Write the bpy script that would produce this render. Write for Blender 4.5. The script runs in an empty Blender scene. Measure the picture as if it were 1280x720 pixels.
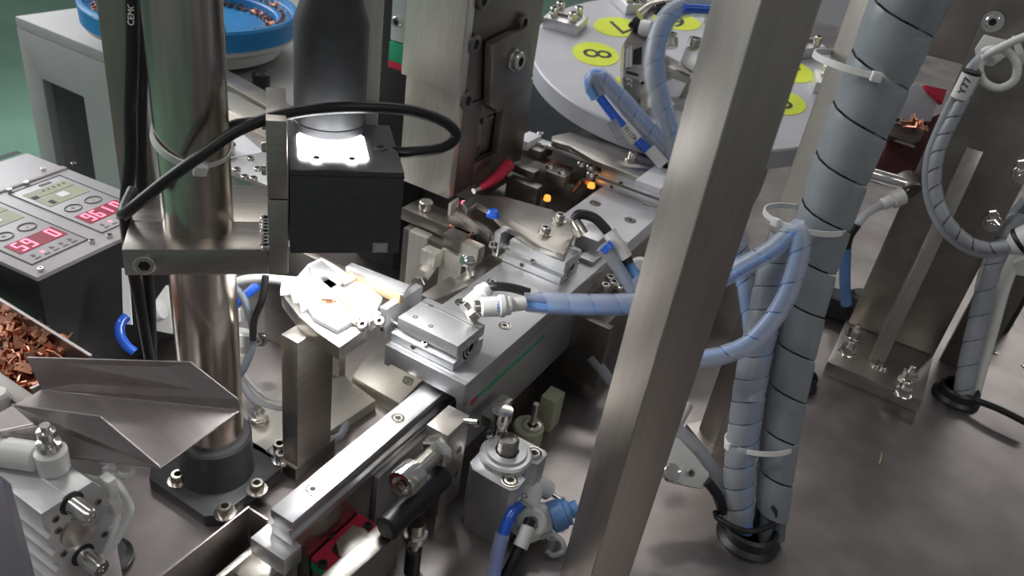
import bpy, bmesh, math, random
from mathutils import Vector, Matrix
R = math.radians
SC = bpy.context.scene
COL = SC.collection
S = 0.001                                    # everything below is in millimetres

# ------------------------------------------------------------------ camera
F_PX = 1000.0
NAD = (373 - 640, 1955 - 360)                # image direction of the plumb line
_n = math.hypot(*NAD)
CR, SR = NAD[1] / _n, -NAD[0] / _n
DEP = math.atan(F_PX / _n)                   # depression of the view
CAM_Z = 460.0
AZ = R(26)                                   # machine axes against the view
def _m(v): return Vector((v[0]*math.cos(AZ) - v[1]*math.sin(AZ), v[0]*math.sin(AZ) + v[1]*math.cos(AZ), v[2]))
_X = _m((1, 0, 0)); _F = _m((0, math.cos(DEP), -math.sin(DEP))); _D = _m((0, -math.sin(DEP), -math.cos(DEP)))
EX = CR*_X - SR*_D; EY = SR*_X + CR*_D
CP = Vector((0, 0, CAM_Z))
cd = bpy.data.cameras.new('camera'); cam = bpy.data.objects.new('camera', cd); COL.objects.link(cam)
cd.sensor_width = 36; cd.lens = F_PX*36/1280; cd.clip_start = 0.02; cd.clip_end = 60
mw = Matrix((EX, -EY, -_F)).transposed().to_4x4(); mw.translation = CP*S
cam.matrix_world = mw
cd.dof.use_dof = True; cd.dof.focus_distance = 0.55; cd.dof.aperture_fstop = 13
SC.camera = cam
def _ray(x, y): return EX*((x-640)/F_PX) + EY*((y-360)/F_PX) + _F
def at(x, y, z=0):                           # point of height z seen at a pixel
    r = _ray(x, y); return CP + r*((z-CAM_Z)/r.z)
def D(x, y, t): return CP + _ray(x, y)*t     # point at distance t seen at a pixel

# ------------------------------------------------------------------ world, lights, exposure
w = bpy.data.worlds.new('world'); SC.world = w; w.use_nodes = True
bg = w.node_tree.nodes['Background']; bg.inputs[0].default_value = (.93, .96, 1, 1); bg.inputs[1].default_value = 0.15
def area(name, loc, rot, sx, sy, power, col=(1, .97, .93)):
    l = bpy.data.lights.new(name, 'AREA'); l.shape = 'RECTANGLE'; l.size = sx; l.size_y = sy; l.energy = power; l.color = col
    o = bpy.data.objects.new(name, l); COL.objects.link(o); o.location = loc; o.rotation_euler = rot
    return o
area('overhead_light', (-1.5, 1.6, 2.2), (0, 0, R(30)), 1.6, .22, 16)
area('overhead_light', (-1.2, 3.3, 2.2), (0, 0, R(30)), 1.6, .22, 12)
area('overhead_light', (-1.6, -0.6, 2.2), (0, 0, R(30)), 1.6, .22, 16)
area('overhead_light', (1.5, -.2, 2.3), (0, 0, R(30)), 1.6, .22, 8)
area('overhead_light', (1.0, 4.9, 2.3), (0, 0, R(10)), 2.4, .4, 24)  # added far light, placed so its mirror image brightens the table
area('left_softbox', (-3.4, .3, 1.3), (0, R(-90), 0), 1.6, 3.2, 85, (.95, .97, 1))  # added softbox that brightens left faces; no window is known there
vs = SC.view_settings
vs.view_transform = 'Standard'; vs.look = 'None'; vs.gamma = 1; vs.use_curve_mapping = False; vs.exposure = 0.0

# ------------------------------------------------------------------ materials
MT = {}
def mat(name, col, metal=0, rough=.4, var=.12, scale=60, stretch=None, bump=0, emit=None, es=0, alpha=1, coat=0, rvar=.0, blot=0):
    m = bpy.data.materials.new(name); m.use_nodes = True; nt = m.node_tree; N = nt.nodes; L = nt.links
    b = N['Principled BSDF']
    b.inputs['Metallic'].default_value = metal; b.inputs['Roughness'].default_value = rough
    if coat: b.inputs['Coat Weight'].default_value = coat
    tc = N.new('ShaderNodeTexCoord'); mp = N.new('ShaderNodeMapping'); no = N.new('ShaderNodeTexNoise')
    L.new(tc.outputs['Object'], mp.inputs[0]); L.new(mp.outputs[0], no.inputs['Vector'])
    mp.inputs['Scale'].default_value = stretch or (1, 1, 1)
    no.inputs['Scale'].default_value = scale; no.inputs['Detail'].default_value = 4
    rp = N.new('ShaderNodeValToRGB')
    lo = [c*(1-var) for c in col]; hi = [min(1, c*(1+var)) for c in col]
    rp.color_ramp.elements[0].color = (*lo, 1); rp.color_ramp.elements[1].color = (*hi, 1)
    rp.color_ramp.elements[0].position = .3; rp.color_ramp.elements[1].position = .7
    L.new(no.outputs[0], rp.inputs[0]); out = rp.outputs[0]
    if blot:
        n2 = N.new('ShaderNodeTexNoise'); n2.inputs['Scale'].default_value = blot; n2.inputs['Detail'].default_value = 6
        L.new(tc.outputs['Object'], n2.inputs['Vector'])
        mx = N.new('ShaderNodeMix'); mx.data_type = 'RGBA'; mx.blend_type = 'OVERLAY'; mx.inputs[0].default_value = .6
        L.new(out, mx.inputs[6]); L.new(n2.outputs[0], mx.inputs[7]); out = mx.outputs[2]
    L.new(out, b.inputs['Base Color'])
    if rvar:
        ma = N.new('ShaderNodeMapRange'); ma.inputs[3].default_value = max(.05, rough-rvar); ma.inputs[4].default_value = rough+rvar
        L.new(no.outputs[0], ma.inputs[0]); L.new(ma.outputs[0], b.inputs['Roughness'])
    if bump:
        bp = N.new('ShaderNodeBump'); bp.inputs['Strength'].default_value = bump; bp.inputs['Distance'].default_value = .0005
        L.new(no.outputs[0], bp.inputs['Height']); L.new(bp.outputs[0], b.inputs['Normal'])
    if emit:
        b.inputs['Emission Color'].default_value = (*emit, 1); b.inputs['Emission Strength'].default_value = es
    if alpha < 1:
        tr = N.new('ShaderNodeBsdfTransparent'); ms = N.new('ShaderNodeMixShader'); ms.inputs[0].default_value = alpha
        o = N['Material Output']; L.new(tr.outputs[0], ms.inputs[1]); L.new(b.outputs[0], ms.inputs[2]); L.new(ms.outputs[0], o.inputs[0])
    MT[name] = m; return m
mat('table', (.38, .345, .335), 1, .36, .12, 9, rvar=.08, blot=14, bump=.05)
mat('steel', (.50, .47, .43), 1, .34, .10, 40, (1, 1, 8), rvar=.06)
mat('steel_x', (.42, .39, .355), 1, .33, .10, 40, (1, 10, 10), rvar=.06)
mat('bright', (.70, .67, .60), .72, .32, .07, 50, (10, 1, 1), rvar=.05)
mat('column', (.54, .49, .44), 1, .22, .10, 30, (9, 9, .6), rvar=.06)
mat('risersteel', (.34, .315, .285), 1, .40, .12, 30, rvar=.08, blot=18)
mat('darksteel', (.27, .25, .23), 1, .42, .12, 40, rvar=.08)
mat('tubesteel', (.47, .435, .395), 1, .40, .07, 60, (3, 3, .4), rvar=.05)
mat('chrome', (.78, .76, .73), 1, .15, .04, 50)
mat('boltsteel', (.66, .63, .57), 1, .25, .08, 120)
mat('alu', (.70, .705, .71), .9, .40, .05, 90, rvar=.05)
mat('aluw', (.86, .86, .90), .1, .45, .04, 60)
mat('aluplate', (.56, .56, .57), .85, .42, .04, 60, rvar=.04)
mat('rail', (.60, .60, .61), 1, .33, .04, 70, (8, 1, 1), rvar=.03)
mat('sheet', (.46, .42, .41), 1, .40, .06, 30, (1, 8, 8), rvar=.05)
mat('black', (.022, .022, .024), .0, .42, .2, 80)
mat('blackano', (.060, .061, .065), .2, .42, .15, 120)
mat('rubber', (.013, .013, .014), 0, .38, .2, 90)
mat('white', (.78, .78, .75), 0, .38, .03, 60)
mat('whitewire', (.90, .92, .90), 0, .42, .03, 60)
mat('zip', (.86, .86, .84), 0, .35, .03, 60)
mat('blue', (.02, .13, .72), 0, .25, .08, 60, coat=.4)
mat('lightblue', (.20, .42, .85), 0, .28, .08, 60)
mat('knobblue', (.10, .22, .47), 0, .4, .08, 60)
mat('wrap', (.48, .51, .55), 0, .28, .06, 90, alpha=.62)
mat('wrapblue', (.62, .69, .82), 0, .20, .06, 90, alpha=.44)
mat('wrapgrey', (.34, .375, .40), 0, .30, .12, 40, alpha=.88)
mat('hosegrey', (.15, .175, .20), 0, .4, .08, 60)
mat('greypaint', (.36, .355, .35), 0, .5, .04, 20)
mat('greypanel', (.45, .43, .44), .3, .45, .04, 60)
mat('framegrey', (.17, .16, .19), .3, .5, .05, 40)
mat('green', (.20, .38, .28), 0, .45, .12, 3)
mat('bowlblue', (.02, .23, .55), 0, .40, .07, 30)
mat('bowlwhite', (.62, .62, .60), 0, .5, .05, 30)
mat('copper', (.72, .36, .24), 1, .30, .18, 90)
mat('copperdark', (.42, .20, .13), 1, .38, .25, 120)
mat('yellow', (.72, .83, .02), 0, .5, .04, 40)
mat('ink_shade', (.02, .02, .02), 0, .6, .1, 40)  # print black, also the shade painted into screw recesses
mat('inkgrey', (.16, .16, .17), 0, .6, .1, 40)
mat('red', (.55, .02, .06), 0, .4, .08, 60)
mat('capgreen', (.02, .34, .16), 0, .4, .08, 60)
mat('lemonpad', (.42, .43, .30), 0, .5, .06, 60)
mat('ledred', (.10, .0, .01), 0, .5, .05, 60, emit=(.55, .0, .06), es=.32)
mat('ledlit', (.8, .1, .15), 0, .4, .05, 60, emit=(1, .16, .24), es=2.6)
mat('ledorange', (.8, .3, .05), 0, .4, .05, 60, emit=(1, .35, .05), es=1.6)
mat('lamp', (1, 1, 1), 0, .5, 0, 60, emit=(.95, .97, 1), es=14)
mat('lampdown', (1, 1, 1), 0, .5, 0, 60, emit=(.97, .98, 1), es=55)
mat('dialgrey', (.50, .50, .54), .2, .5, .04, 20)
mat('tan', (.62, .45, .27), .5, .4, .1, 60)
mat('maroon', (.10, .025, .03), .2, .5, .1, 60)

# ------------------------------------------------------------------ mesh helpers
def fin(bm, bev=0, seg=2, ang=None):
    ang = ang or (26 if bev else 32)
    bmesh.ops.recalc_face_normals(bm, faces=bm.faces)
    if bev:
        es = [e for e in bm.edges if len(e.link_faces) == 2 and e.calc_face_angle(0) > R(30)]
        bmesh.ops.bevel(bm, geom=es, offset=bev, segments=seg, profile=.6, affect='EDGES', clamp_overlap=True)
    for f in bm.faces: f.smooth = True
    for e in bm.edges:
        if len(e.link_faces) != 2 or e.calc_face_angle(0) > R(ang): e.smooth = False
    return bm
def bx(bm, x0, x1, y0, y1, z0, z1):
    v = [bm.verts.new((x, y, z)) for x in (x0, x1) for y in (y0, y1) for z in (z0, z1)]
    for q in ((0,1,3,2), (4,6,7,5), (0,4,5,1), (2,3,7,6), (0,2,6,4), (1,5,7,3)): bm.faces.new([v[i] for i in q])
def basis(d):
    d = Vector(d).normalized(); a = Vector((0, 0, 1)) if abs(d.z) < .9 else Vector((1, 0, 0))
    u = d.cross(a).normalized(); return d, u, d.cross(u).normalized()
def lathe(bm, p, axis, prof, n=24, ph=0):
    p = Vector(p); d, u, v = basis(axis); rings = []
    for r, h in prof:
        if r < 1e-6: rings.append([bm.verts.new(p + d*h)])
        else: rings.append([bm.verts.new(p + d*h + (u*math.cos(ph+2*math.pi*i/n) + v*math.sin(ph+2*math.pi*i/n))*r) for i in range(n)])
    for a, b in zip(rings, rings[1:]):
        for i in range(n):
            j = (i+1) % n
            if len(a) == 1 and len(b) == 1: continue
            if len(a) == 1: bm.faces.new((a[0], b[i], b[j]))
            elif len(b) == 1: bm.faces.new((a[i], a[j], b[0]))
            else: bm.faces.new((a[i], a[j], b[j], b[i]))
    if len(rings[0]) > 1: bm.faces.new(rings[0])
    if len(rings[-1]) > 1: bm.faces.new(rings[-1])
def cy(bm, p0, p1, r, n=24, c=None, ph=0):
    p0, p1 = Vector(p0), Vector(p1); h = (p1-p0).length; c = min(r*.12, h*.2) if c is None else c
    if c: lathe(bm, p0, p1-p0, [(r-c, 0), (r, c), (r, h-c), (r-c, h)], n, ph)
    else: lathe(bm, p0, p1-p0, [(r, 0), (r, h)], n, ph)
def slab(bm, pts, t):                        # flat polygon given a thickness along its normal
    pts = [Vector(p) for p in pts]; nrm = Vector((0, 0, 0))
    for i in range(len(pts)): nrm += (pts[i]-pts[0]).cross(pts[(i+1) % len(pts)]-pts[0])
    nrm.normalize()
    if slab.view is not None and nrm.dot(slab.view - sum(pts, Vector())/len(pts)) < 0: pts.reverse(); nrm.negate()
    a = [bm.verts.new(p) for p in pts]; b = [bm.verts.new(p - nrm*t) for p in pts]
    bm.faces.new(a); bm.faces.new(b[::-1])
    for i in range(len(pts)):
        j = (i+1) % len(pts); bm.faces.new((a[i], b[i], b[j], a[j]))
slab.view = CP
def prism(bm, poly, ax, lo, hi):             # 2D polygon swept along axis 'x', 'y' or 'z'
    def P3(p, t): return {'x': (t, p[0], p[1]), 'y': (p[0], t, p[1]), 'z': (p[0], p[1], t)}[ax]
    a = [bm.verts.new(P3(p, lo)) for p in poly]; b = [bm.verts.new(P3(p, hi)) for p in poly]
    bm.faces.new(a); bm.faces.new(b[::-1])
    for i in range(len(poly)):
        j = (i+1) % len(poly); bm.faces.new((a[i], b[i], b[j], a[j]))
def spline(pts, k=8):
    P = [Vector(p) for p in pts]
    if len(P) == 2: return [P[0].lerp(P[1], i/k) for i in range(k+1)]
    Q = [P[0]*2-P[1]] + P + [P[-1]*2-P[-2]]; out = []
    for i in range(1, len(Q)-2):
        a, b, c, d = Q[i-1:i+3]
        for s in range(k):
            t = s/k; out.append(.5*((2*b) + (c-a)*t + (2*a-5*b+4*c-d)*t*t + (3*b-a-3*c+d)*t**3))
    out.append(P[-1]); return out
def frames(path):
    fr = []; u = None
    for i, p in enumerate(path):
        t = (path[min(i+1, len(path)-1)] - path[max(i-1, 0)]).normalized()
        if u is None: _, u, _v = basis(t)
        u = (u - t*u.dot(t)).normalized(); fr.append((p, t, u, t.cross(u)))
    return fr
def tube(bm, pts, r, n=10, k=8, smooth=True):
    path = spline(pts, k) if smooth else [Vector(p) for p in pts]
    fr = frames(path); rings = []; m = len(fr)
    for i, (p, t, u, v) in enumerate(fr):
        rr = r[0] + (r[1]-r[0])*i/(m-1) if isinstance(r, tuple) else r
        rings.append([bm.verts.new(p + (u*math.cos(2*math.pi*j/n) + v*math.sin(2*math.pi*j/n))*rr) for j in range(n)])
    for a, b in zip(rings, rings[1:]):
        for j in range(n): bm.faces.new((a[j], a[(j+1) % n], b[(j+1) % n], b[j]))
    bm.faces.new(rings[0]); bm.faces.new(rings[-1])
def wrapstrip(bm, pts, r, pitch, gap, n=14, k=14, ph=0, hand=1):   # helical band wound round a path
    path = spline(pts, k); fr = frames(path); L = [0]
    for a, b in zip(path, path[1:]): L.append(L[-1] + (b-a).length)
    tot = L[-1]
    def pos(s, th, bul):
        s = max(0, min(tot-1e-4, s)); i = 0
        lo, hi = 0, len(L)-1
        while hi-lo > 1:
            m = (lo+hi)//2
            if L[m] <= s: lo = m
            else: hi = m
        i = lo; f = (s-L[i])/max(1e-6, L[i+1]-L[i])
        p = fr[i][0].lerp(fr[i+1][0], f); u = fr[i][2].lerp(fr[i+1][2], f); v = fr[i][3].lerp(fr[i+1][3], f)
        rr = r[0] + (r[1]-r[0])*s/tot if isinstance(r, tuple) else r
        return p + (u*math.cos(th) + v*math.sin(th))*rr*bul
    N = int(tot/pitch*n); wd = pitch-gap; prev = None
    for i in range(N+1):
        s0 = i*pitch/n; th = hand*2*math.pi*i/n + ph
        row = [bm.verts.new(pos(s0 + wd*q, th, bl)) for q, bl in ((0, .97), (.12, 1.0), (.5, 1.02), (.88, 1.03), (1, 1.0))]
        if prev:
            for q in range(4): bm.faces.new((prev[q], prev[q+1], row[q+1], row[q]))
        prev = row

# ------------------------------------------------------------------ things and parts
def tag(o, label, cat, group=None, kind=None):
    if label: o['label'] = label
    if cat: o['category'] = cat
    if group: o['group'] = group
    if kind: o['kind'] = kind
    return o
_cache = {}
class Th:
    def __init__(s, name, label, cat, loc, rotz=0, group=None, rot=None, kind=None):
        e = bpy.data.objects.new(name, None); COL.objects.link(e); e.empty_display_size = .01
        s.e = e; s.loc = Vector(loc); s.off = Vector((0, 0, 0)) if (rotz or rot) else Vector(loc)
        e.location = s.loc*S
        s.mw = Matrix.Rotation(rotz, 3, 'Z') if not rot else rot
        e.rotation_euler = s.mw.to_euler()
        tag(e, label, cat, group, kind)
    def l(s, p):                              # world point into the thing's own frame
        return s.mw.transposed() @ (Vector(p) - s.loc)
    def add(s, name, m, bm, bev=0, parent=None, label=None, seg=2, kind=None, ang=None):
        fin(bm, bev, seg, ang)
        bmesh.ops.translate(bm, verts=bm.verts, vec=-s.off); bmesh.ops.scale(bm, verts=bm.verts, vec=(S, S, S))
        me = bpy.data.meshes.new(name); bm.to_mesh(me); bm.free(); me.materials.append(MT[m])
        o = bpy.data.objects.new(name, me); COL.objects.link(o); o.parent = parent or s.e
        if label: o['label'] = label
        if kind: o['kind'] = kind
        return o
    def box(s, name, m, x0, x1, y0, y1, z0, z1, bev=.6, parent=None, label=None):
        b = bmesh.new(); bx(b, x0, x1, y0, y1, z0, z1); return s.add(name, m, b, bev, parent, label)
    def cyl(s, name, m, p0, p1, r, n=24, c=None, parent=None, label=None, ph=0):
        b = bmesh.new(); cy(b, p0, p1, r, n, c, ph); return s.add(name, m, b, 0, parent, label)
    def lat(s, name, m, p, axis, prof, n=28, parent=None, label=None, ph=0):
        b = bmesh.new(); lathe(b, p, axis, prof, n, ph); return s.add(name, m, b, 0, parent, label)
    def tub(s, name, m, pts, r, n=10, k=8, parent=None, label=None, smooth=True):
        b = bmesh.new(); tube(b, pts, r, n, k, smooth); return s.add(name, m, b, 0, parent, label, ang=50)
    def pri(s, name, m, poly, ax, lo, hi, bev=.5, parent=None, label=None):
        b = bmesh.new(); prism(b, poly, ax, lo, hi); return s.add(name, m, b, bev, parent, label)
    def sl(s, name, m, pts, t, bev=0, parent=None, label=None):
        b = bmesh.new(); slab(b, pts, t); return s.add(name, m, b, bev, parent, label)
    def wrp(s, name, m, pts, r, pitch, gap, parent=None, label=None, ph=0, hand=1):
        b = bmesh.new(); wrapstrip(b, pts, r, pitch, gap, ph=ph, hand=hand); return s.add(name, m, b, 0, parent, label, ang=50)
    def inst(s, name, me, p, axis, parent=None):
        o = bpy.data.objects.new(name, me); COL.objects.link(o); o.parent = parent or s.e
        d, u, v = basis(axis); M = Matrix((u, v, d)).transposed().to_4x4()
        if M.determinant() < 0: M = Matrix((v, u, d)).transposed().to_4x4()
        M.translation = (Vector(p)-s.off)*S; o.matrix_local = M; return o
    def bolt(s, p, axis=(0, 0, 1), r=4, h=4, m='boltsteel', name='bolt', parent=None, washer=False):
        key = ('b', round(r, 2), round(h, 2), m, washer)
        if key not in _cache:
            b = bmesh.new(); n = 18; hx = []
            for i in range(n):
                k = i//3; f = (i % 3)/3; a0, a1 = k*math.pi/3, (k+1)*math.pi/3
                hx.append((math.cos(a0)*(1-f)+math.cos(a1)*f, math.sin(a0)*(1-f)+math.sin(a1)*f))
            def ring(fn, z): return [b.verts.new((*fn(i), z)) for i in range(n)]
            circ = lambda q: (lambda i: (q*math.cos(2*math.pi*i/n), q*math.sin(2*math.pi*i/n)))
            hexr = lambda q: (lambda i: (q*hx[i][0], q*hx[i][1]))
            rs = [ring(circ(r), 0), ring(circ(r), h*.85), ring(circ(r*.88), h), ring(hexr(r*.56), h), ring(hexr(r*.54), h*.35)]
            if washer:
                rs = [ring(circ(r*1.5), 0), ring(circ(r*1.5), h*.18), ring(circ(r*1.02), h*.2)] + rs[1:]
            for q, t in zip(rs, rs[1:]):
                for i in range(n): b.faces.new((q[i], q[(i+1) % n], t[(i+1) % n], t[i]))
            b.faces.new(rs[-1]); b.faces.new(rs[0][::-1])
            fin(b); bmesh.ops.scale(b, verts=b.verts, vec=(S, S, S))
            for f in b.faces:
                q = f.calc_center_median()
                if math.hypot(q.x, q.y) < r*.3*S and q.z < h*.5*S and q.z > .01*S: f.material_index = 1  # socket floor coloured black to stand for the shade inside
            me = bpy.data.meshes.new('bolt'); b.to_mesh(me); b.free(); me.materials.append(MT[m]); me.materials.append(MT['ink_shade']); _cache[key] = me
        return s.inst(name, _cache[key], p, axis, parent)
    def nut(s, p, axis=(0, 0, 1), r=6, h=5, m='boltsteel', name='nut', stud=0, parent=None):
        key = ('n', r, h, m, stud)
        if key not in _cache:
            b = bmesh.new(); lathe(b, (0, 0, 0), (0, 0, 1), [(r*.9, 0), (r, h*.12), (r, h*.86), (r*.86, h), (r*.5, h), (r*.5, h*.7), (0, h*.7)], 6)
            if stud: cy(b, (0, 0, 0), (0, 0, stud), r*.48, 12)
            fin(b, 0); bmesh.ops.scale(b, verts=b.verts, vec=(S, S, S))
            me = bpy.data.meshes.new('nut'); b.to_mesh(me); b.free(); me.materials.append(MT[m]); _cache[key] = me
        return s.inst(name, _cache[key], p, axis, parent)
    def hole(s, p, axis, r, parent=None, name='bolt_hole', m='black', rim='boltsteel'):   # countersunk socket screw lying in its bore
        key = ('h', r, m)
        if key not in _cache:
            b = bmesh.new(); lathe(b, (0, 0, 0), (0, 0, 1), [(r, -1), (r, .35), (r*.86, .4), (r*.84, .1), (r*.70, .1), (r*.66, .5), (r*.40, .55), (r*.36, .1), (0, .1)], 18)
            for f in b.faces:
                q = f.calc_center_median()
                if -.5 < q.z < .2: f.material_index = 1  # shallow groove painted black in place of the shade in a bore
            fin(b); bmesh.ops.scale(b, verts=b.verts, vec=(S, S, S))
            me = bpy.data.meshes.new('screw'); b.to_mesh(me); b.free(); me.materials.append(MT[rim]); me.materials.append(MT['ink_shade']); _cache[key] = me
        return s.inst('screw', _cache[key], p, axis, parent)
    def text(s, txt, size, M, m='ink_shade', name='lettering', parent=None, ext=.05):
        c = bpy.data.curves.new('t', 'FONT'); c.body = txt; c.size = size*S; c.extrude = ext*S; c.align_x = 'CENTER'; c.align_y = 'CENTER'; c.resolution_u = 3
        t = bpy.data.objects.new('t', c); COL.objects.link(t)
        dg = bpy.context.evaluated_depsgraph_get(); me = bpy.data.meshes.new_from_object(t.evaluated_get(dg)); bpy.data.objects.remove(t)
        me.name = name; me.materials.clear(); me.materials.append(MT[m])
        o = bpy.data.objects.new(name, me); COL.objects.link(o); o.parent = parent or s.e
        M = M.copy(); M.translation = (M.translation - s.off)*S; o.matrix_local = M; return o
def orient(p, xdir, up):                      # text frame: reading along xdir, facing 'up'
    x = Vector(xdir).normalized(); z = Vector(up); z = (z - x*z.dot(x)).normalized(); y = z.cross(x)
    M = Matrix((x, y, z)).transposed().to_4x4(); M.translation = Vector(p); return M
def pts(seq): return [D(*p) for p in seq]
def struct(name, m, bm, bev=0):
    fin(bm, bev); bmesh.ops.scale(bm, verts=bm.verts, vec=(S, S, S))
    me = bpy.data.meshes.new(name); bm.to_mesh(me); bm.free(); me.materials.append(MT[m])
    o = bpy.data.objects.new(name, me); COL.objects.link(o); o['kind'] = 'structure'; return o
Z3 = (0, 0, 1)
KROT = R(45.2)
def atX(x, y, X): r = _ray(x, y); return CP + r*(X/r.x)
def atY(x, y, Y): r = _ray(x, y); return CP + r*(Y/r.y)

# ================================================================== setting
b = bmesh.new(); bx(b, -6000, 4000, -3000, 7000, -830, -800); struct('floor', 'green', b)

# machine table
t = Th('machine_table', 'brushed stainless steel table plate that carries the whole machine', 'table plate', (-100, 600, 0))
t.box('plate', 'table', -600, 1000, -120, 2600, -20, 0, 1.5)
t.box('skirt', 'greypaint', -590, 980, -100, 2580, -120, -20.2, 2)
for q in ((1262, 405), (1228, 414), (1243, 440), (1282, 458)):
    p = at(*q, 0); t.hole(p+Vector((0, 0, .6)), Z3, 5)

# ================================================================== background left: stand, bowl feeder, inline track
p = D(18, 20, 1000)
t = Th('feeder_stand', 'grey painted stand with a dark window opening under the blue bowl', 'stand', (p.x, p.y, -800))
x0, y0, zt = p.x, p.y, p.z
t.box('top_plate', 'greypaint', x0, x0+420, y0, y0+420, zt-14, zt, 2)
t.pri('front_panel', 'greypaint', [(x0, zt-14.2), (x0, -800), (x0+36, -800), (x0+36, zt-70), (x0+118, zt-70), (x0+118, -800), (x0+420, -800), (x0+420, zt-14.2)], 'y', y0, y0+12, 1)
t.box('side_panel', 'greypaint', x0, x0+12, y0+12.2, y0+420, -800, zt-14.2, 1)
t.box('inner_panel', 'hosegrey', x0+12.2, x0+420, y0+120, y0+130, -800, zt-14.2, 1)
t.box('side_panel', 'greypaint', x0+122, x0+134, y0+12.2, y0+119, -800, zt-14.2, 1)

c = D(240, 4, 950); BC = c; KB = .93
t = Th('vibratory_bowl_feeder', 'blue vibratory bowl on a white drum with copper parts on its spiral track', 'bowl feeder', (c.x, c.y, zt+.5))
zb = zt+.5; zr = c.z
t.lat('drum', 'bowlwhite', (c.x, c.y, zb+14), Z3, [(70*KB, 0), (98*KB, 0), (112*KB, 8), (124*KB, 22), (127*KB, zr-zb-42), (127*KB, zr-zb-37), (112*KB, zr-zb-37), (108*KB, zr-zb-62), (0, zr-zb-64)], 48)
t.lat('base_ring', 'black', (c.x, c.y, zb), Z3, [(80*KB, 0), (85*KB, 2), (85*KB, 13), (78*KB, 14)], 40)
t.lat('bowl', 'bowlblue', (c.x, c.y, zr-22), Z3, [(122, .2), (131*KB, 2), (132*KB, 20), (130*KB, 23), (126*KB, 23), (124*KB, 16), (106*KB, 12), (105*KB, 2), (88*KB, -1), (86*KB, -11), (66*KB, -14), (62*KB, -24), (40*KB, -26), (0, -20)], 64)
def spir(r0, r1, a0, a1, z0, z1, n=60):
    return [Vector((c.x + (r0+(r1-r0)*i/n)*math.cos(a0+(a1-a0)*i/n), c.y + (r0+(r1-r0)*i/n)*math.sin(a0+(a1-a0)*i/n), z0+(z1-z0)*i/n)) for i in range(n+1)]
t.tub('spiral_track', 'lightblue', spir(123*KB, 123, 0, 5.8, zr-8, zr-2), 1.6, 6, 1)
t.tub('spiral_track', 'lightblue', spir(104*KB, 104, 0, 5.8, zr-11, zr-10), 1.6, 6, 1)
t.tub('spiral_track', 'lightblue', spir(85*KB, 85, 0, 5.8, zr-24, zr-22), 1.6, 6, 1)
t.lat('foot', 'rubber', D(351*KB, 92, 900), Z3, [(9, -14), (10, -10), (10, 0), (6, 3)], 16)
def clip_mesh(m, k):
    b = bmesh.new(); bx(b, -5, 5, -3.5, 3.5, 0, .9); bx(b, -5, -4.1, -3.5, 3.5, .9, 4.5); bx(b, 4.1, 5, -3.5, 1.5, .9, 4)
    if k: bx(b, -5, -1, -3.5, -2.6, .9, 3.4); bx(b, 5, 8, -1.6, 1.6, 0, .9)
    fin(b); bmesh.ops.scale(b, verts=b.verts, vec=(S, S, S))
    me = bpy.data.meshes.new('terminal'); b.to_mesh(me); b.free(); me.materials.append(MT[m]); return me
CLIP = [clip_mesh('copper', 0), clip_mesh('copperdark', 1), clip_mesh('copper', 1)]
rnd = random.Random(7)
def clip(p, rot, label, group, sc=1, k=None):
    o = bpy.data.objects.new('copper_terminal', CLIP[rnd.randrange(3) if k is None else k]); COL.objects.link(o)
    o.location = Vector(p)*S; o.rotation_euler = rot; o.scale = (sc, sc, sc); tag(o, label, 'terminal', group)
for rad, zz, a0, a1, nn in ((115*KB, zr-8.5, 0, 6.28, 58), (96*KB, zr-20.5, 0, 6.28, 46), (76*KB, zr-33.5, 0, 6.28, 34)):
    for i in range(nn):
        a = a0 + (a1-a0)*(i+rnd.uniform(-.2, .2))/nn
        clip((c.x+rad*math.cos(a), c.y+rad*math.sin(a), zz), (rnd.uniform(-.3, .3), rnd.uniform(-.3, .3), a+rnd.uniform(-.4, .4)), 'small copper terminal riding on the %s spiral track of the blue bowl' % ('outer' if rad > 100 else 'middle' if rad > 80 else 'inner'), 'copper terminals on the bowl track')

t = Th('inline_feeder_track', 'long silver twin rail track running from the blue bowl towards the fixture', 'feeder track', D(300, 120, 820))
def bar(t, name, m, pa, pb, wdt, hgt, bev=.6):      # straight bar between two points, width level
    pa, pb = Vector(pa), Vector(pb); d = (pb-pa).normalized(); s_ = d.cross(Vector(Z3)).normalized(); u = s_.cross(d)
    b = bmesh.new(); v = [b.verts.new(q + s_*sx*wdt/2 - u*(hgt if k else 0)) for q in (pa, pb) for sx in (-1, 1) for k in (0, 1)]
    for q in ((0,1,3,2), (4,6,7,5), (0,4,5,1), (2,3,7,6), (0,2,6,4), (1,5,7,3)): b.faces.new([v[i] for i in q])
    return t.add(name, m, b, bev)
za = D(300, 110, 820).z
bar(t, 'rail', 'steel', at(262, 84, za), at(400, 160, za), 24, 14)
bar(t, 'rail', 'bright', at(262, 112, za), at(372, 168, za), 26, 14)
bar(t, 'rail', 'steel_x', at(265, 140, za-6), at(345, 180, za-6), 26, 18)
bar(t, 'beam', 'darksteel', at(262, 120, za-24), at(390, 185, za-24), 60, 60)

t = Th('perforated_plate', 'pale grey perforated plate lying behind the steel column', 'plate', D(310, 205, 640))
zp = D(310, 205, 640).z
t.sl('plate', 'aluplate', [at(272, 205, zp), at(335, 232, zp), at(352, 190, zp), at(290, 160, zp)], 5, .5)
for q in ((296, 213), (306, 222), (317, 224), (322, 212), (313, 199)): t.bolt(at(*q, zp), Z3, 3, 2)
t.cyl('knob', 'chrome', at(281, 193, zp), at(281, 193, zp)+Vector((0, 0, 10)), 9)
t.sl('sheet', 'aluw', [at(272, 200, zp+.5), at(330, 190, zp+.5), at(300, 165, zp+.5), at(272, 170, zp+.5)], .4)

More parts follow.
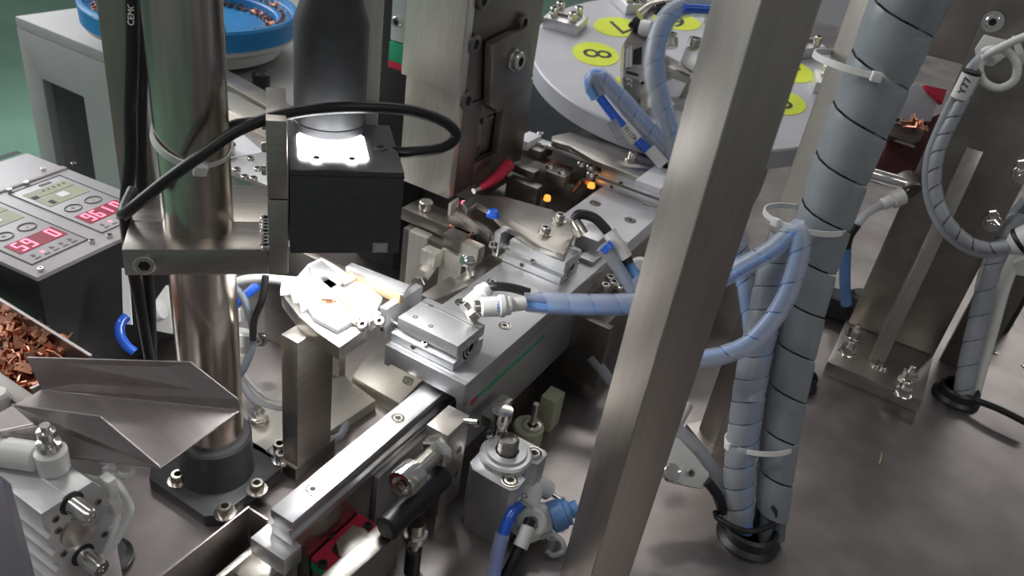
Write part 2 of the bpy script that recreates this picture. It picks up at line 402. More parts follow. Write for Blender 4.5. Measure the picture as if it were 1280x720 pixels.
# ================================================================== controller with two red displays
p0 = at(46, 347, 120)
t = Th('feeder_controller', 'black controller box with grey panel and two red number displays', 'controller', (p0.x, p0.y, 0), R(6))
LX, LY = -175, 132
t.box('body', 'black', LX+1, -1, 1, LY-1, 0, 116, 1)
t.box('panel', 'greypanel', LX, 0, 0, LY, 116.2, 120, .8)
def L2(x, y, z=120): return t.l(at(x, y, z))
a_ = L2(40, 332); b_ = L2(111, 300); c_ = L2(26, 242); e_ = L2(125, 291)
mod_w = b_.y - a_.y
xfold = L2(46, 225).x
t.box('fold_strip', 'greypanel', xfold-6, xfold, 0, LY, 120, 121.2, .4)
t.box('slot', 'ink_shade', L2(10, 195).x-4, L2(10, 195).x+2, 18, L2(24, 190).y, 120, 120.3, 0)
seg7 = {'0': 'abcdef', '1': 'bc', '5': 'afgcd', '6': 'afgedc', '9': 'abcdfg', '.': ''}
def module(ya, txt, tail):
    yb = ya + mod_w; xr = a_.x; xl = xfold + 6
    b = bmesh.new(); bx(b, xl, xr, ya, yb, 120, 120.5)
    f = t.add('module', 'greypanel', b, .2)
    for s0, s1, u0, u1 in ((xl, xr, ya, ya+.7), (xl, xr, yb-.7, yb), (xl, xl+.7, ya, yb), (xr-.7, xr, ya, yb)):
        t.box('border', 'ink_shade', s0, s1, u0, u1, 120.5, 120.8, 0, f)
    H = xr-xl
    # legend fields, keys
    for k, (q0, q1) in enumerate(((.60, .76), (.78, .90))):
        t.box('legend_field', 'lemonpad', xr-H*q1, xr-H*q0+0, ya+5, yb-5, 120.5, 120.8, 0, f)
    t.box('key', 'aluw', xr-H*.74, xr-H*.66, ya+mod_w*.45, ya+mod_w*.62, 120.8, 121.1, 0, f)
    t.box('key', 'ink_shade', xr-H*.68, xr-H*.62, ya+mod_w*.20, ya+mod_w*.28, 120.8, 121.1, 0, f)
    t.box('key', 'ink_shade', xr-H*.82, xr-H*.78, ya+mod_w*.12, ya+mod_w*.22, 120.8, 121.1, 0, f)
    for k in range(5): t.box('mark', 'inkgrey', xr-H*.865, xr-H*.84, ya+mod_w*(.4+.1*k), ya+mod_w*(.44+.1*k), 120.8, 121, 0, f)
    t.box('mark', 'inkgrey', xr-H*.96, xr-H*.93, ya+mod_w*.5, ya+mod_w*.72, 120.5, 120.8, 0, f)
    for k in range(2):
        b = bmesh.new(); cx_, cy_ = xr-H*.46, ya+mod_w*(.30+.40*k)
        ring = [Vector((cx_+H*.055*math.cos(i*math.pi/12), cy_+mod_w*.14*math.sin(i*math.pi/12), 120.8)) for i in range(25)]
        tube(b, ring, .5, 5, 1, False); t.add('ring_mark', 'inkgrey', b, 0, f)
        t.text('-' if k else '+', 7, orient((cx_, cy_, 120.7), (0, 1, 0), Z3), 'inkgrey', 'mark', f)
    # display
    dx0, dx1, dy0, dy1 = xr-H*.34, xr-H*.17, ya+mod_w*.10, ya+mod_w*.93
    d = t.box('display', 'ledred', dx0, dx1, dy0, dy1, 120.5, 120.9, 0, f)
    def digit(ch, yc, wd):
        x_t, x_b = dx0+2.2, dx1-2.2; x_m = (x_t+x_b)/2; y_l, y_r = yc-wd/2, yc+wd/2; q = 1.0; b = bmesh.new()
        G = {'a': (x_t-q/2, x_t+q, y_l, y_r), 'g': (x_m-q/2, x_m+q/2, y_l, y_r), 'd': (x_b-q, x_b+q/2, y_l, y_r),
             'f': (x_t, x_m, y_l-q/2, y_l+q), 'b': (x_t, x_m, y_r-q, y_r+q/2), 'e': (x_m, x_b, y_l-q/2, y_l+q), 'c': (x_m, x_b, y_r-q, y_r+q/2)}
        for s_ in seg7[ch]: g = G[s_]; bx(b, g[0], g[1], g[2], g[3], 120.9, 121.2)
        t.add('digit', 'ledlit', b, 0, f)
    pw = (dy1-dy0)/5.2
    for k, ch in enumerate(txt): digit(ch, dy0 + pw*(.8+k*1.05), pw*.6)
    for k, ch in enumerate(tail): digit(ch, dy1 - pw*.8, pw*.6)
    for k in range(5):
        yy = ya+mod_w*(.16+.16*k)
        t.box('indicator', 'ledlit' if k == 1 else 'inkgrey', xr-H*.11, xr-H*.08, yy, yy+2.2, 120.5, 120.9, 0, f)
        t.box('mark', 'inkgrey', xr-H*.055, xr-H*.04, yy-1, yy+3.5, 120.5, 120.8, 0, f)
module(a_.y, '59', '0')
module(e_.y, '961', '0')
for q in ((51, 337), (115, 302), (137, 295), (12, 238), (33, 229), (54, 212), (92, 205)): t.bolt(L2(*q, 121), Z3, 2.2, 1.6, 'chrome', 'screw')

# ================================================================== copper bin with loose terminals
q0 = at(108, 447, 104); q1 = at(0, 372, 104)
t = Th('copper_parts_bin', 'shallow grey steel bin heaped with copper terminals at the left edge', 'bin', (q0.x-70, q0.y-40, 60))
xb, yb_ = q0.x, (q0.y+q1.y)/2
t.box('floor_plate', 'sheet', xb-170, xb-1, yb_-95, yb_, 76, 78, .3)
t.box('back_wall', 'sheet', xb-170, xb, yb_, yb_+2.5, 76, 104, .4)
t.box('side_wall', 'sheet', xb-2.2, xb, yb_-40, yb_-.2, 76, 101, .4)
t.box('leg', 'darksteel', xb-120, xb-100, yb_-60, yb_-40, 0, 75.8, .4)
rnd = random.Random(11)
for i in range(150):
    px = rnd.uniform(-12, 88) if i > 60 else rnd.uniform(-8, 60); lo = 385 + max(0, px)*.55; py = rnd.uniform(lo, 508)
    if px > 30 and py > 440 + (px-30)*.0 and py > 500-(px-30)*.6: continue
    fr_ = (py-lo)/max(1, 508-lo); zz = 93 - 6*abs(fr_-.4) + rnd.uniform(-4, 6)
    clip(at(px, py, zz), (rnd.uniform(-1.2, 1.2), rnd.uniform(-1.2, 1.2), rnd.uniform(0, 6.3)), 'loose copper terminal heaped in the steel bin ' + ('close to the chute mouth' if px > 38 and py > 440 else 'along its back wall' if fr_ < .3 else 'at the left picture edge' if px < 14 else 'in the middle of the heap'), 'loose copper terminals in the bin', rnd.uniform(.9, 1.45))

# ================================================================== chute
t = Th('sheet_metal_chute', 'bent sheet metal chute with raised side walls below the column bracket', 'chute', at(160, 560, 60))
dz = 32
def atc(x, y, z): return at(x, y, z+dz)
BL, BR = atc(52, 487, 96), atc(300, 513, 84)
FR, FL = atc(200, 584, 82), atc(70, 560, 94)
FL = BL + (FR-BR)*.92
t.sl('floor_sheet', 'sheet', [BL, FL, FR, BR], 1.4)
t.sl('back_wall', 'sheet', [atc(33, 447, 118), BL, BR, atc(297, 499, 92), atc(238, 453, 113)], 1.4)
t.sl('front_wall', 'sheet', [atc(14, 506, 118), atc(125, 521, 111), FR, FL, atc(42, 530, 104)], 1.4)
t.tub('bend_line', 'chrome', [BL, BR], .4, 6, 1)
t.tub('bend_line', 'darksteel', [atc(60, 470, 106.5), atc(285, 490, 94.5)], .25, 5, 1)
t.box('mount_arm', 'darksteel', BL.x-60, BL.x+12, BL.y-12, BL.y-2, BL.z-12, BL.z-6, .4)
t.box('leg', 'darksteel', BL.x-60, BL.x-48, BL.y-12, BL.y-2, 0, BL.z-12.2, .4)

# ================================================================== steel column on its black flange
cb = at(272, 597, 0)
t = Th('steel_column', 'thick polished round steel column on a black bolted flange', 'column', (cb.x, cb.y, 0))
t.lat('shaft', 'column', (cb.x, cb.y, 4), Z3, [(20, 0), (20, 700)], 64)
t.lat('collar', 'blackano', (cb.x, cb.y, 9), Z3, [(27, 0), (25.5, 3), (25.5, 34), (24, 36), (20.2, 36)], 48)
b = bmesh.new(); k = 36
prism(b, [(cb.x+sx*k + dx, cb.y+sy*k + dy) for sx, sy, dx, dy in ((-1, -1, 8, 0), (1, -1, -8, 0), (1, -1, 0, 8), (1, 1, 0, -8), (1, 1, -8, 0), (-1, 1, 8, 0), (-1, 1, 0, -8), (-1, -1, 0, 8))], 'z', 0, 10)
fl = t.add('flange', 'blackano', b, 1)
for q in ((222, 592), (281, 632), (321, 603)): p = at(*q, 18); t.bolt((p.x, p.y, 10), Z3, 5, 8, 'boltsteel', washer=True)
t.bolt((cb.x-27, cb.y+27, 10), Z3, 5, 8, washer=True)

# clamp bracket on the column (turned 45 degrees)
o = at(152, 312, 214); KO = Vector((o.x, o.y, 0))
t = Th('clamp_bracket', 'split steel clamp bracket gripping the round column, bolt at its front', 'bracket', (o.x, o.y, 197), KROT)
t.box('front_jaw', 'steel_x', 0, 77.5, 0, 32.8, 0, 17, .5)
t.box('rear_jaw', 'steel_x', 0, 77.5, 33.6, 84, 0, 17, .5)
t.bolt((11, 0, 8), (0, -1, 0), 6, 3)
t.box('side_plate', 'steel', 78, 89, 0, 52, 0, 49, .5)
t.box('riser_plate', 'steel', 78, 89, 0.6, 52, 49.6, 96, .5)
for k in range(9): t.bolt((76.5, 2+k*4.2, 17), Z3, 2.6 if k % 4 else 3.4, 2.2, 'chrome', 'weld_bead')
for k in range(3): t.bolt((77.6, 12+k*16, 62+k*7), (-1, 0, 0), 3.2, 2.5)
t = Th('square_bar', 'flat steel upright bar standing behind the round column', 'bar', (o.x, o.y, 214.2), KROT)
pL, pR = t.l(at(150, 232, 214)), t.l(at(194, 232, 214))
t.box('bar', 'tubesteel', pL.x, pR.x, pL.y, pL.y+7, 0, 420, .6)

# inspection light box
t = Th('coaxial_light_box', 'matt black inspection light box with glowing white window on top', 'light box', (o.x, o.y, 211), KROT)
bw, bd, bh = 64, 72, 54
b = bmesh.new(); bx(b, 90, 90+bw, 0, bd, 0, bh); hb = t.add('housing', 'blackano', b, 1.2)
t.box('lid_seam', 'ink_shade', 89.8, 90.2+bw, -.2, bd+.2, bh-3.6, bh-3.1, 0)
b = bmesh.new(); x0, x1, y0, y1, rr = 95, 135, 13, 50, 4
poly = [(cx_+rr*math.cos(a), cy_+rr*math.sin(a)) for cx_, cy_, s_ in ((x1-rr, y1-rr, 0), (x0+rr, y1-rr, 1), (x0+rr, y0+rr, 2), (x1-rr, y0+rr, 3)) for a in [s_*math.pi/2 + i*math.pi/8 for i in range(5)]]
prism(b, poly, 'z', bh, bh+1.6)
for xx in (105, 125):
    for yy in (y0-1, y1+1): lathe(b, (xx, yy, bh), Z3, [(3.4, 0), (3.4, 1.6)], 14)
t.add('lit_window', 'lamp', b, .3)
for xx in (105, 125): t.bolt((xx, y0-1, bh+1.6), Z3, 2, 1.2, 'darksteel', 'screw')
t.bolt((144, 34, bh), Z3, 4, .8, 'blackano', 'screw')
t.box('rating_label', 'aluplate', 90+bw-16, 90+bw-7, -.5, 0, 1, 7.5, 0)
t.box('rating_label', 'alu', 90+bw-14.5, 90+bw-8.5, -.7, -.5, 2.2, 6.2, 0)
t.box('diffuser', 'lampdown', 96, 84+bw, 8, bd-8, -1.2, 0, .2)

t = Th('camera_lens', 'black cylindrical camera lens barrel hanging above the glowing light box', 'lens', (o.x, o.y, 266), KROT)
lx, ly = 115, 58
t.lat('barrel', 'blackano', (lx, ly, 0), Z3, [(19, 0), (21.5, 3), (21.5, 66), (17.5, 78), (17.5, 260)], 48)
t.lat('ring', 'black', (lx, ly, 2), Z3, [(21.6, 0), (22, .6), (22, 5), (21.6, 5.6)], 48)
t = Th('lens_mount_plate', 'narrow beige steel plate standing behind the black lens barrel', 'plate', (o.x, o.y, 266), KROT)
t.box('plate', 'bright', 120, 148, 86, 92, -30, 260, .5)

# ================================================================== black cables
def cable(name, label, seq, r, m, cat='cable', extra=None, group=None, n=10, raw=None):
    P = raw or pts(seq); t = Th(name, label, cat, P[-1], group=group)
    t.tub('sheath', m, P, r, n); return t
t = cable('black_cable', 'black camera cable sweeping in a loop in front of the lens', [(166, 238, 452), (153, 268, 436), (170, 256, 426), (205, 228, 424), (245, 199, 422), (300, 162, 430), (365, 141, 438), (440, 134, 444), (510, 138, 458), (556, 153, 472), (570, 170, 478), (552, 185, 480), (515, 190, 484), (492, 190, 490)], 3.3, 'rubber')
t = cable('black_cable', 'thin black cable arching behind the column beside the camera loop', [(268, 178, 470), (285, 158, 470), (310, 152, 472), (350, 150, 480)], 2.6, 'rubber')
t = cable('black_cable', 'thin black cable hanging at the right side of the column top', [(262, -8, 440), (276, 25, 446), (279, 60, 450), (274, 95, 455)], 1.5, 'rubber')
t = cable('black_cable', 'black cable with white print running down left of the column', [(164, -12, 420), (165, 60, 432), (163, 140, 448), (163, 200, 460), (157, 265, 470), (163, 320, 492), (175, 380, 520), (187, 450, 560)], 3.6, 'rubber')
q = D(163, 15, 425)
t.text('CEMOZ', 4.4, orient(D(164, 14, 420.2), (D(164, 2, 420)-D(164, 26, 420)), CP-q), 'whitewire', 'print')
t = cable('black_cable', 'second plain black cable running down left of the column', [(180, -12, 450), (178, 60, 460), (176, 140, 474), (177, 220, 490), (180, 290, 505), (184, 345, 520), (188, 390, 540), (189, 450, 566)], 3.6, 'rubber')

# zip tie round the column
def ziptie(label, c, axis, ra, rb_, wdt, u, head_ang, tail=None):
    t = Th('cable_tie', label, 'cable tie', c); d = Vector(axis).normalized(); u = Vector(u); u = (u-d*u.dot(d)).normalized(); v = d.cross(u)
    b = bmesh.new(); n = 40; rings = []
    for i in range(n):
        a = 2*math.pi*i/n; q = Vector(c) + u*math.cos(a)*ra + v*math.sin(a)*rb_; nn = (u*math.cos(a)/ra + v*math.sin(a)/rb_).normalized()
        rings.append([b.verts.new(q + nn*s_ + d*h_) for s_, h_ in ((0, -wdt/2), (1.2, -wdt/2), (1.2, wdt/2), (0, wdt/2))])
    for i in range(n):
        A_, B_ = rings[i], rings[(i+1) % n]
        for j in range(4): b.faces.new((A_[j], A_[(j+1) % 4], B_[(j+1) % 4], B_[j]))
    t.add('band', 'zip', b)
    q = Vector(c) + u*math.cos(head_ang)*(ra+1.5) + v*math.sin(head_ang)*(rb_+1.5); nn = (u*math.cos(head_ang)/ra + v*math.sin(head_ang)/rb_).normalized()
    tt = d.cross(nn); b = bmesh.new(); w_ = wdt*.75
    vv = [b.verts.new(q + nn*i*w_ + tt*j*w_*1.05 + d*k*w_) for i in (-.6, 1) for j in (-1, 1) for k in (-1, 1)]
    for f in ((0,1,3,2), (4,6,7,5), (0,4,5,1), (2,3,7,6), (0,2,6,4), (1,5,7,3)): b.faces.new([vv[i] for i in f])
    t.add('head', 'zip', b, .6)
    if tail: t.tub('tail', 'zip', tail, wdt*.4, 6)
    return t
zz = at(235, 196, 250).z
colax = Vector((cb.x, cb.y, 268))
toc = Vector((CP.x-cb.x, CP.y-cb.y, 0)).normalized()
ziptie('white cable tie binding the black cable to the round column', colax, Vector(Z3) + toc*.30 + EX*.28, 21.2, 20.8, 4.6, toc, R(12))
def pxbox(t, name, m, Fp, Lp, Rp, zt, h, bev=.6, parent=None, label=None):
    f = at(*Fp, zt); l_ = at(*Lp, zt); r_ = at(*Rp, zt)
    return t.box(name, m, min(l_.x, f.x-1), f.x, f.y, max(r_.y, f.y+1), zt-h, zt, bev, parent, label)

# ================================================================== linear guide rail with its beam
t = Th('linear_guide_rail', 'polished linear guide rail with countersunk screws running under the slide plate', 'guide rail', (-235, 430, 0))
xc = -234.5
prof = [(-8.5, 90), (8.5, 90), (8.5, 84), (6.2, 81.5), (6.2, 78), (8.5, 75.5), (8.5, 70), (-8.5, 70), (-8.5, 75.5), (-6.2, 78), (-6.2, 81.5), (-8.5, 84)]
rl = t.pri('rail', 'rail', [(xc+a, z) for a, z in prof], 'y', 232, 700, .5)
for q in ((388, 610), (494, 521)):
    p = at(*q, 90); t.hole((xc, p.y, 90.15), Z3, 5, rl)
t.box('end_block', 'alu', xc-15, xc+12, 222, 236, 56, 70, .8)
t.box('beam', 'steel_x', xc-12, xc+8, 236.2, 700, 20, 69.8, .8)
t.box('beam_foot', 'darksteel', xc-22, xc+8, 230, 700, 0, 19.8, .8)
t.box('side_panel', 'aluplate', xc+8.2, xc+12, 306, 385, 22, 68, .6)

# carriage with red end cap, green seal and its steel holder
t = Th('guide_carriage', 'red and green capped guide carriage in front of the rail', 'carriage', (-222, 268, 0))
t.box('end_cap', 'red', -225.5, -203, 247, 292, 42, 46, .6)
t.box('seal', 'capgreen', -225.5, -203, 247, 292, 35, 41.8, .4)
t.box('body', 'steel', -225, -204, 248, 291, 20, 34.8, .4)
for q in ((413, 669), (460, 658), (403, 706)): t.bolt(at(*q, 46.2), Z3, 3.1, 1.6, 'rubber', 'screw')
t = Th('carriage_holder', 'machined steel holder block clasping the red carriage cap', 'holder', (-200, 262, 0))
hz = 52
P_ = [at(*q, hz) for q in ((477, 651), (500, 666), (424, 733), (398, 722))]
t.sl('block', 'steel_x', P_, 34, .8)
P_ = [at(*q, hz-2) for q in ((420, 676), (441, 656), (456, 660), (462, 668), (476, 676), (440, 706), (424, 694))]
t.sl('tongue', 'steel_x', P_, 5, .6)
t.cyl('screw', 'rubber', at(424, 686, 47), at(424, 686, 47)+Vector((0, 0, 1)), 4)
t.box('foot', 'darksteel', -206, -194, 240, 288, 0, 18, .5)

# bent cover sheet bottom left of rail
a1, a2, a3 = at(310, 632, 62), at(150, 765, 62), at(345, 652, 62)
t = Th('bent_cover_sheet', 'thin bent steel cover sheet standing between flange and rail end', 'cover', (a1.x, a1.y-30, 0))
t.box('long_wall', 'sheet', a1.x, a1.x+1.4, a2.y, a1.y, 0, 62, .2)
t.box('short_wall', 'sheet', a1.x+1.6, a1.x+17, a1.y-1.4, a1.y, 0, 62, .2)
t = Th('rail_foot_angle', 'small machined steel angle in front of the rail end', 'angle bracket', (-250, 205, 0))
pxbox(t, 'base_plate', 'steel', (335, 745), (296, 702), (372, 705), 40, 40)
t.box('lip', 'bright', at(296, 702, 44).x-2, at(296, 702, 44).x+2, 150, at(320, 680, 44).y, 0, 44, .4)

# ================================================================== slide unit on the guide
PX0, PX1 = -277, -207
t = Th('slide_plate', 'long grey aluminium slide plate mounted over the guide rail', 'plate', (-240, 500, 92))
t.box('plate', 'aluplate', PX0, PX1, 382, 662, 96, 110, .8)
t.pri('front_lip', 'aluplate', [(PX0, 110), (PX1, 110), (PX1, 92), (PX1-6, 92), (PX1-7, 95), (PX0+6, 95), (PX0+4, 92), (PX0, 92)], 'y', 378, 381.9, .4)
for q in ((631, 407), (576, 378), (616, 352)):
    t.hole(at(*q, 110.3), Z3, 5)
t.box('side_skirt', 'aluplate', PX1-9, PX1-.5, 384, 650, 40, 95.8, .6)
t.box('skirt_stripe', 'capgreen', PX1-.5, PX1-.1, 398, 500, 84, 87.5, 0)
t.box('skirt_stripe', 'red', PX1-.5, PX1-.1, 390, 397.8, 83.4, 88, 0)
t.bolt(at(511, 473, 92), (0, -.5, -1), 4, 4)

def slide_table(label, y0, ln, zb, xs0, xs1, grp='pneumatic slide tables'):
    t = Th('pneumatic_slide_table', label, 'slide table', ((xs0+xs1)/2, y0+ln/2, zb), group=grp)
    b = bmesh.new()
    prism(b, [(y0, zb), (y0+ln, zb), (y0+ln, zb+9), (y0+ln-6, zb+9), (y0+ln-6, zb+12), (y0+5, zb+12), (y0+5, zb+8), (y0, zb+7)], 'x', xs0+2, xs1)
    t.add('body', 'alu', b, .4)
    b = bmesh.new()
    prism(b, [(y0+1, zb+13), (y0+ln-2, zb+13), (y0+ln-2, zb+22), (y0+1, zb+22)], 'x', xs0+6, xs1+1)
    tb = t.add('table', 'alu', b, .6)
    t.box('groove', 'darksteel', xs0+6.5, xs1+.5, y0+ln*.74, y0+ln*.77, zb+22, zb+22.15, 0, tb)
    t.box('end_plate', 'alu', xs0-8, xs0-2, y0-2, y0+ln+3, zb+2, zb+26, .6)
    t.box('end_slot', 'ink_shade', xs0-6.4, xs0-3.6, y0-2.3, y0-2, zb+6, zb+16, 0)
    t.cyl('rod', 'chrome', (xs0-2, y0+7, zb+10), (xs0+6, y0+7, zb+10), 3.4, 14)
    t.cyl('rod', 'rubber', (xs0-2, y0+ln-9, zb+10), (xs0+6, y0+ln-9, zb+10), 3.4, 14)
    for xx, yy in ((.16, .25), (.16, .75), (.42, .2), (.75, .9)):
        t.bolt((xs0+6+(xs1-xs0)*xx, y0+ln*yy, zb+21.6), Z3, 1.9, .7, 'darksteel', 'tapped_hole', tb)
    t.bolt((xs0+22, y0-.1, zb+4), (0, -1, 0), 2.2, .8, 'darksteel', 'tapped_hole')
    t.bolt((xs0+30, y0+3, zb+9), (0, -.6, 1), 2.4, 2)
    for k in range(3): t.lat('port_ring', 'alu', (xs1+.2, y0+ln*.5, zb+11), (1, 0, 0), [(11-k*3, 0), (11-k*3, .5+k*.4), (9.6-k*3, .5+k*.4), (9.6-k*3, 0)], 24)
    return t
slide_table('silver slide table nearest the lit fixture, front of the slide plate', 384, 38, 110.4, -279, -222)
slide_table('silver slide table in the middle with a dark finger plate bolted on', 541, 34, 110.4, -280, -220)
slide_table('silver slide table farthest back beyond the white plate', 742, 34, 116, -288, -205)

def finger(label, y0, ln, z, x1, x0, pts_, m='steel'):
    t = Th('finger_plate', label, 'finger plate', (x1-20, y0+ln/2, z))
    t.pri('plate', m, pts_, 'z', z, z+6, .6)
    return t
q = [at(*p_, 139) for p_ in ((705, 318), (676, 308), (628, 278), (612, 262), (596, 253), (584, 262), (578, 252), (596, 243), (632, 246), (690, 262), (722, 285))]
t = finger('dark steel finger plate bolted on the middle slide table', 541, 34, 133, -216, -277, [(p.x, p.y) for p in q], 'steel')
for p_ in ((681, 292), (699, 276)): t.bolt(at(*p_, 139), Z3, 4.6, 7, washer=True)
q = [at(*p_, 145) for p_ in ((800, 222), (742, 200), (712, 182), (690, 176), (690, 170), (712, 165), (770, 180), (826, 205))]
t = finger('dark steel finger plate bolted on the farthest slide table', 742, 34, 139, -210, -288, [(p.x, p.y) for p in q], 'steel')
for p_ in ((790, 199), (806, 186)): t.bolt(at(*p_, 145), Z3, 5, 8, washer=True)
pxb = Th('slide_cover', 'pale cover block on top of the farthest slide table', 'cover', (-220, 760, 139))
pxbox(pxb, 'block', 'aluw', (826, 236), (798, 222), (842, 214), 146, 7)

# white plate further along
t = Th('white_base_plate', 'white anodised plate with four countersunk screws beside the tall post', 'plate', (-240, 700, 96))
t.box('plate', 'aluw', -277, -204, 648, 754, 98, 115.5, .8)
for q in ((744, 254), (788, 275), (768, 233), (810, 254)): t.hole(at(*q, 115.8), Z3, 6)
t.box('support', 'darksteel', -268, -214, 664, 750, 0, 97.8, .6)

# pusher fingers of the front slide table, reaching into the light
t = Th('pusher_arm', 'bright flat pusher arm reaching from the front slide table into the light', 'arm', D(440, 385, 560))
zf = 142
A1 = [at(*p_, zf) for p_ in ((404, 358), (402, 350), (420, 346), (470, 378), (478, 392), (470, 408), (452, 402), (430, 392))]
t.sl('blade', 'bright', [at(*p_, zf) for p_ in ((402, 352), (410, 347), (477, 391), (463, 402))], 9, .5)
t.sl('deck', 'aluw', [at(*p_, zf-5) for p_ in ((411, 346), (440, 342), (478, 372), (472, 384))], 4, .5)
for p_ in ((445, 402), (455, 408), (476, 404), (461, 398)): t.bolt(at(*p_, zf-3), (0, -.6, 1), 3.6, 4)
t = Th('pusher_arm', 'long bright rail arm with a brass coloured side behind the lit track', 'arm', D(470, 350, 600))
t.sl('blade', 'alu', [at(*p_, 146) for p_ in ((432, 333), (440, 328), (512, 356), (505, 366))], 3, .4)
t.sl('side', 'tan', [at(*p_, 142.5) for p_ in ((434, 334), (505, 366), (500, 369), (432, 338))], 8, .4)
t.sl('plate', 'darksteel', [at(*p_, 128) for p_ in ((440, 352), (458, 346), (504, 366), (496, 384), (480, 390))], 4, .4)

# ================================================================== lit fixture on its support post
s0 = at(372, 598, 0)
t = Th('fixture_support', 'upright steel support block carrying the brightly lit part track', 'support', (s0.x, s0.y+15, 0))
t.box('post', 'steel', s0.x-15, s0.x, s0.y, s0.y+36, 0, 127, .6)
t.box('foot', 'darksteel', s0.x-30, s0.x+1, s0.y-3, s0.y+40, 0, 12, .6)
c0 = at(424, 434, 138)
t.pri('top_plate', 'steel', [(p.x, p.y) for p in [at(*q, 138) for q in ((424, 434), (396, 415), (374, 396), (360, 378), (352, 367), (385, 345), (440, 380), (458, 411))]], 'z', 127.2, 138, .6)
t.bolt((s0.x-22, s0.y+4, 12), Z3, 5, 8, washer=True)
t = Th('part_track', 'brightly lit pale metal track plate with notched edge under the light box', 'track', (c0.x-40, c0.y+40, 138))
Q = [at(*p_, 142) for p_ in ((422, 412), (445, 398), (412, 362), (438, 345), (420, 332), (402, 322), (385, 330), (372, 345), (352, 352), (350, 364), (362, 364), (366, 374), (374, 374), (376, 386), (384, 382), (392, 396))]
t.pri('track', 'aluw', [(p.x, p.y) for p in Q], 'z', 138.2, 142, .4)
Q = [at(*p_, 148) for p_ in ((392, 348), (420, 338), (402, 325), (386, 332))]
t.pri('cover', 'alu', [(p.x, p.y) for p in Q], 'z', 142.2, 148, .4)
t.sl('guide', 'bright', [at(*p_, 145) for p_ in ((430, 352), (445, 345), (440, 340), (425, 347))], 3, .3)
for p_ in ((409, 377),):
    clip(at(*p_, 142.4), (0, 0, .7), 'single copper terminal held in the brightly lit track', None, .8, 1)

# ================================================================== fixture blocks behind the front slide
t = Th('locating_fixture', 'grey steel locating blocks with a hex bolt beside the black light box', 'fixture', (-350, 540, 0))
pxbox(t, 'block', 'bright', (533, 298), (512, 288), (540, 292), 104, 104)
pxbox(t, 'block', 'darksteel', (567, 312), (513, 280), (578, 302), 103, 103)
pxbox(t, 'lug', 'bright', (544, 319), (529, 310), (551, 312), 108, 15)
t.cyl('hex_bolt', 'chrome', at(540, 328, 92), at(522, 354, 92), 6.5, 6)
t.cyl('spring', 'boltsteel', at(545, 318, 94), at(533, 338, 92), 5, 16)
pxbox(t, 'block', 'bright', (578, 323), (553, 310), (584, 318), 104, 104)
pxbox(t, 'top_bar', 'darksteel', (588, 296), (505, 258), (610, 284), 116, 12)
pxbox(t, 'jaw', 'darksteel', (575, 300), (556, 290), (590, 288), 122, 14)
t.box('copper_strip', 'copper', *(lambda p: (p.x-16, p.x+8, p.y-2, p.y+2))(at(580, 286, 124)), 118, 122, .4)
pxbox(t, 'anvil', 'bright', (598, 312), (576, 302), (606, 306), 118, 14)
pxbox(t, 'anvil', 'bright', (594, 324), (574, 314), (602, 316), 108, 12)
t.cyl('stud', 'boltsteel', at(532, 262, 116), at(532, 262, 116)+Vector((0, 0, 9)), 6.5)
t.cyl('stud', 'chrome', at(590, 345, 100), at(585, 326, 112), 3.5, 12)
t.cyl('stud', 'chrome', at(590, 326, 112), at(578, 326, 114), 5, 12)
t = Th('side_rail', 'thin tapered steel side rail leaning beside the copper part fixture', 'rail', (-330, 590, 118))
t.sl('rail', 'steel', [at(*p_, 126) for p_ in ((563, 252), (570, 248), (622, 288), (612, 294))], 14, .4)
t.sl('pin', 'bright', [at(*p_, 134) for p_ in ((561, 254), (573, 246), (574, 249), (564, 257))], 12, .3)
for p_ in ((606, 290), (616, 296), (618, 308)): t.bolt(at(*p_, 120), (0, -.7, 1), 4.6, 4, 'chrome')
t = Th('indicator_cap', 'small red indicator cap between the dark fixture parts', 'indicator', at(580, 255, 122)); t.cyl('cap', 'ledlit', at(580, 256, 122), at(580, 254, 126), 3, 14)
t = Th('indicator_cap', 'small blue round cap on the dark fixture below the finger plate', 'indicator', at(616, 268, 140)); t.lat('cap', 'blue', at(616, 270, 139.2), Z3, [(6, 0), (6, 3), (4, 6), (0, 7)], 16)
t = Th('fixture_bed', 'dark machine bed block under the locating fixtures', 'block', (-330, 640, 0))
t.box('block', 'darksteel', -440, -290, 648, 740, 0, 90, 1)
t.box('rail', 'steel', -300, -284, 470, 640, 80, 100, .6)
t = Th('cable_grip', 'dark triangular steel plate left of the screw on the slide plate', 'plate', at(560, 365, 104))
t.sl('plate', 'steel', [at(*p_, 112) for p_ in ((543, 375), (526, 368), (562, 345), (586, 356))], 8, .5)

# ================================================================== press head block
t = Th('press_head', 'heavy steel press head block with bright front and dark bolted side', 'press head', (-400, 640, 126))
fx, fy = -362, 576
t.box('front_plate', 'bright', fx-58, fx, fy, fy+9, 127, 560, .6)
t.box('upper_plate', 'bright', fx-58, fx+3, fy-8, fy-.2, 232, 560, .5)
b = bmesh.new(); bx(b, fx-60, fx-2, fy+9.2, 712, 215, 560); t.add('body', 'darksteel', b, 1)
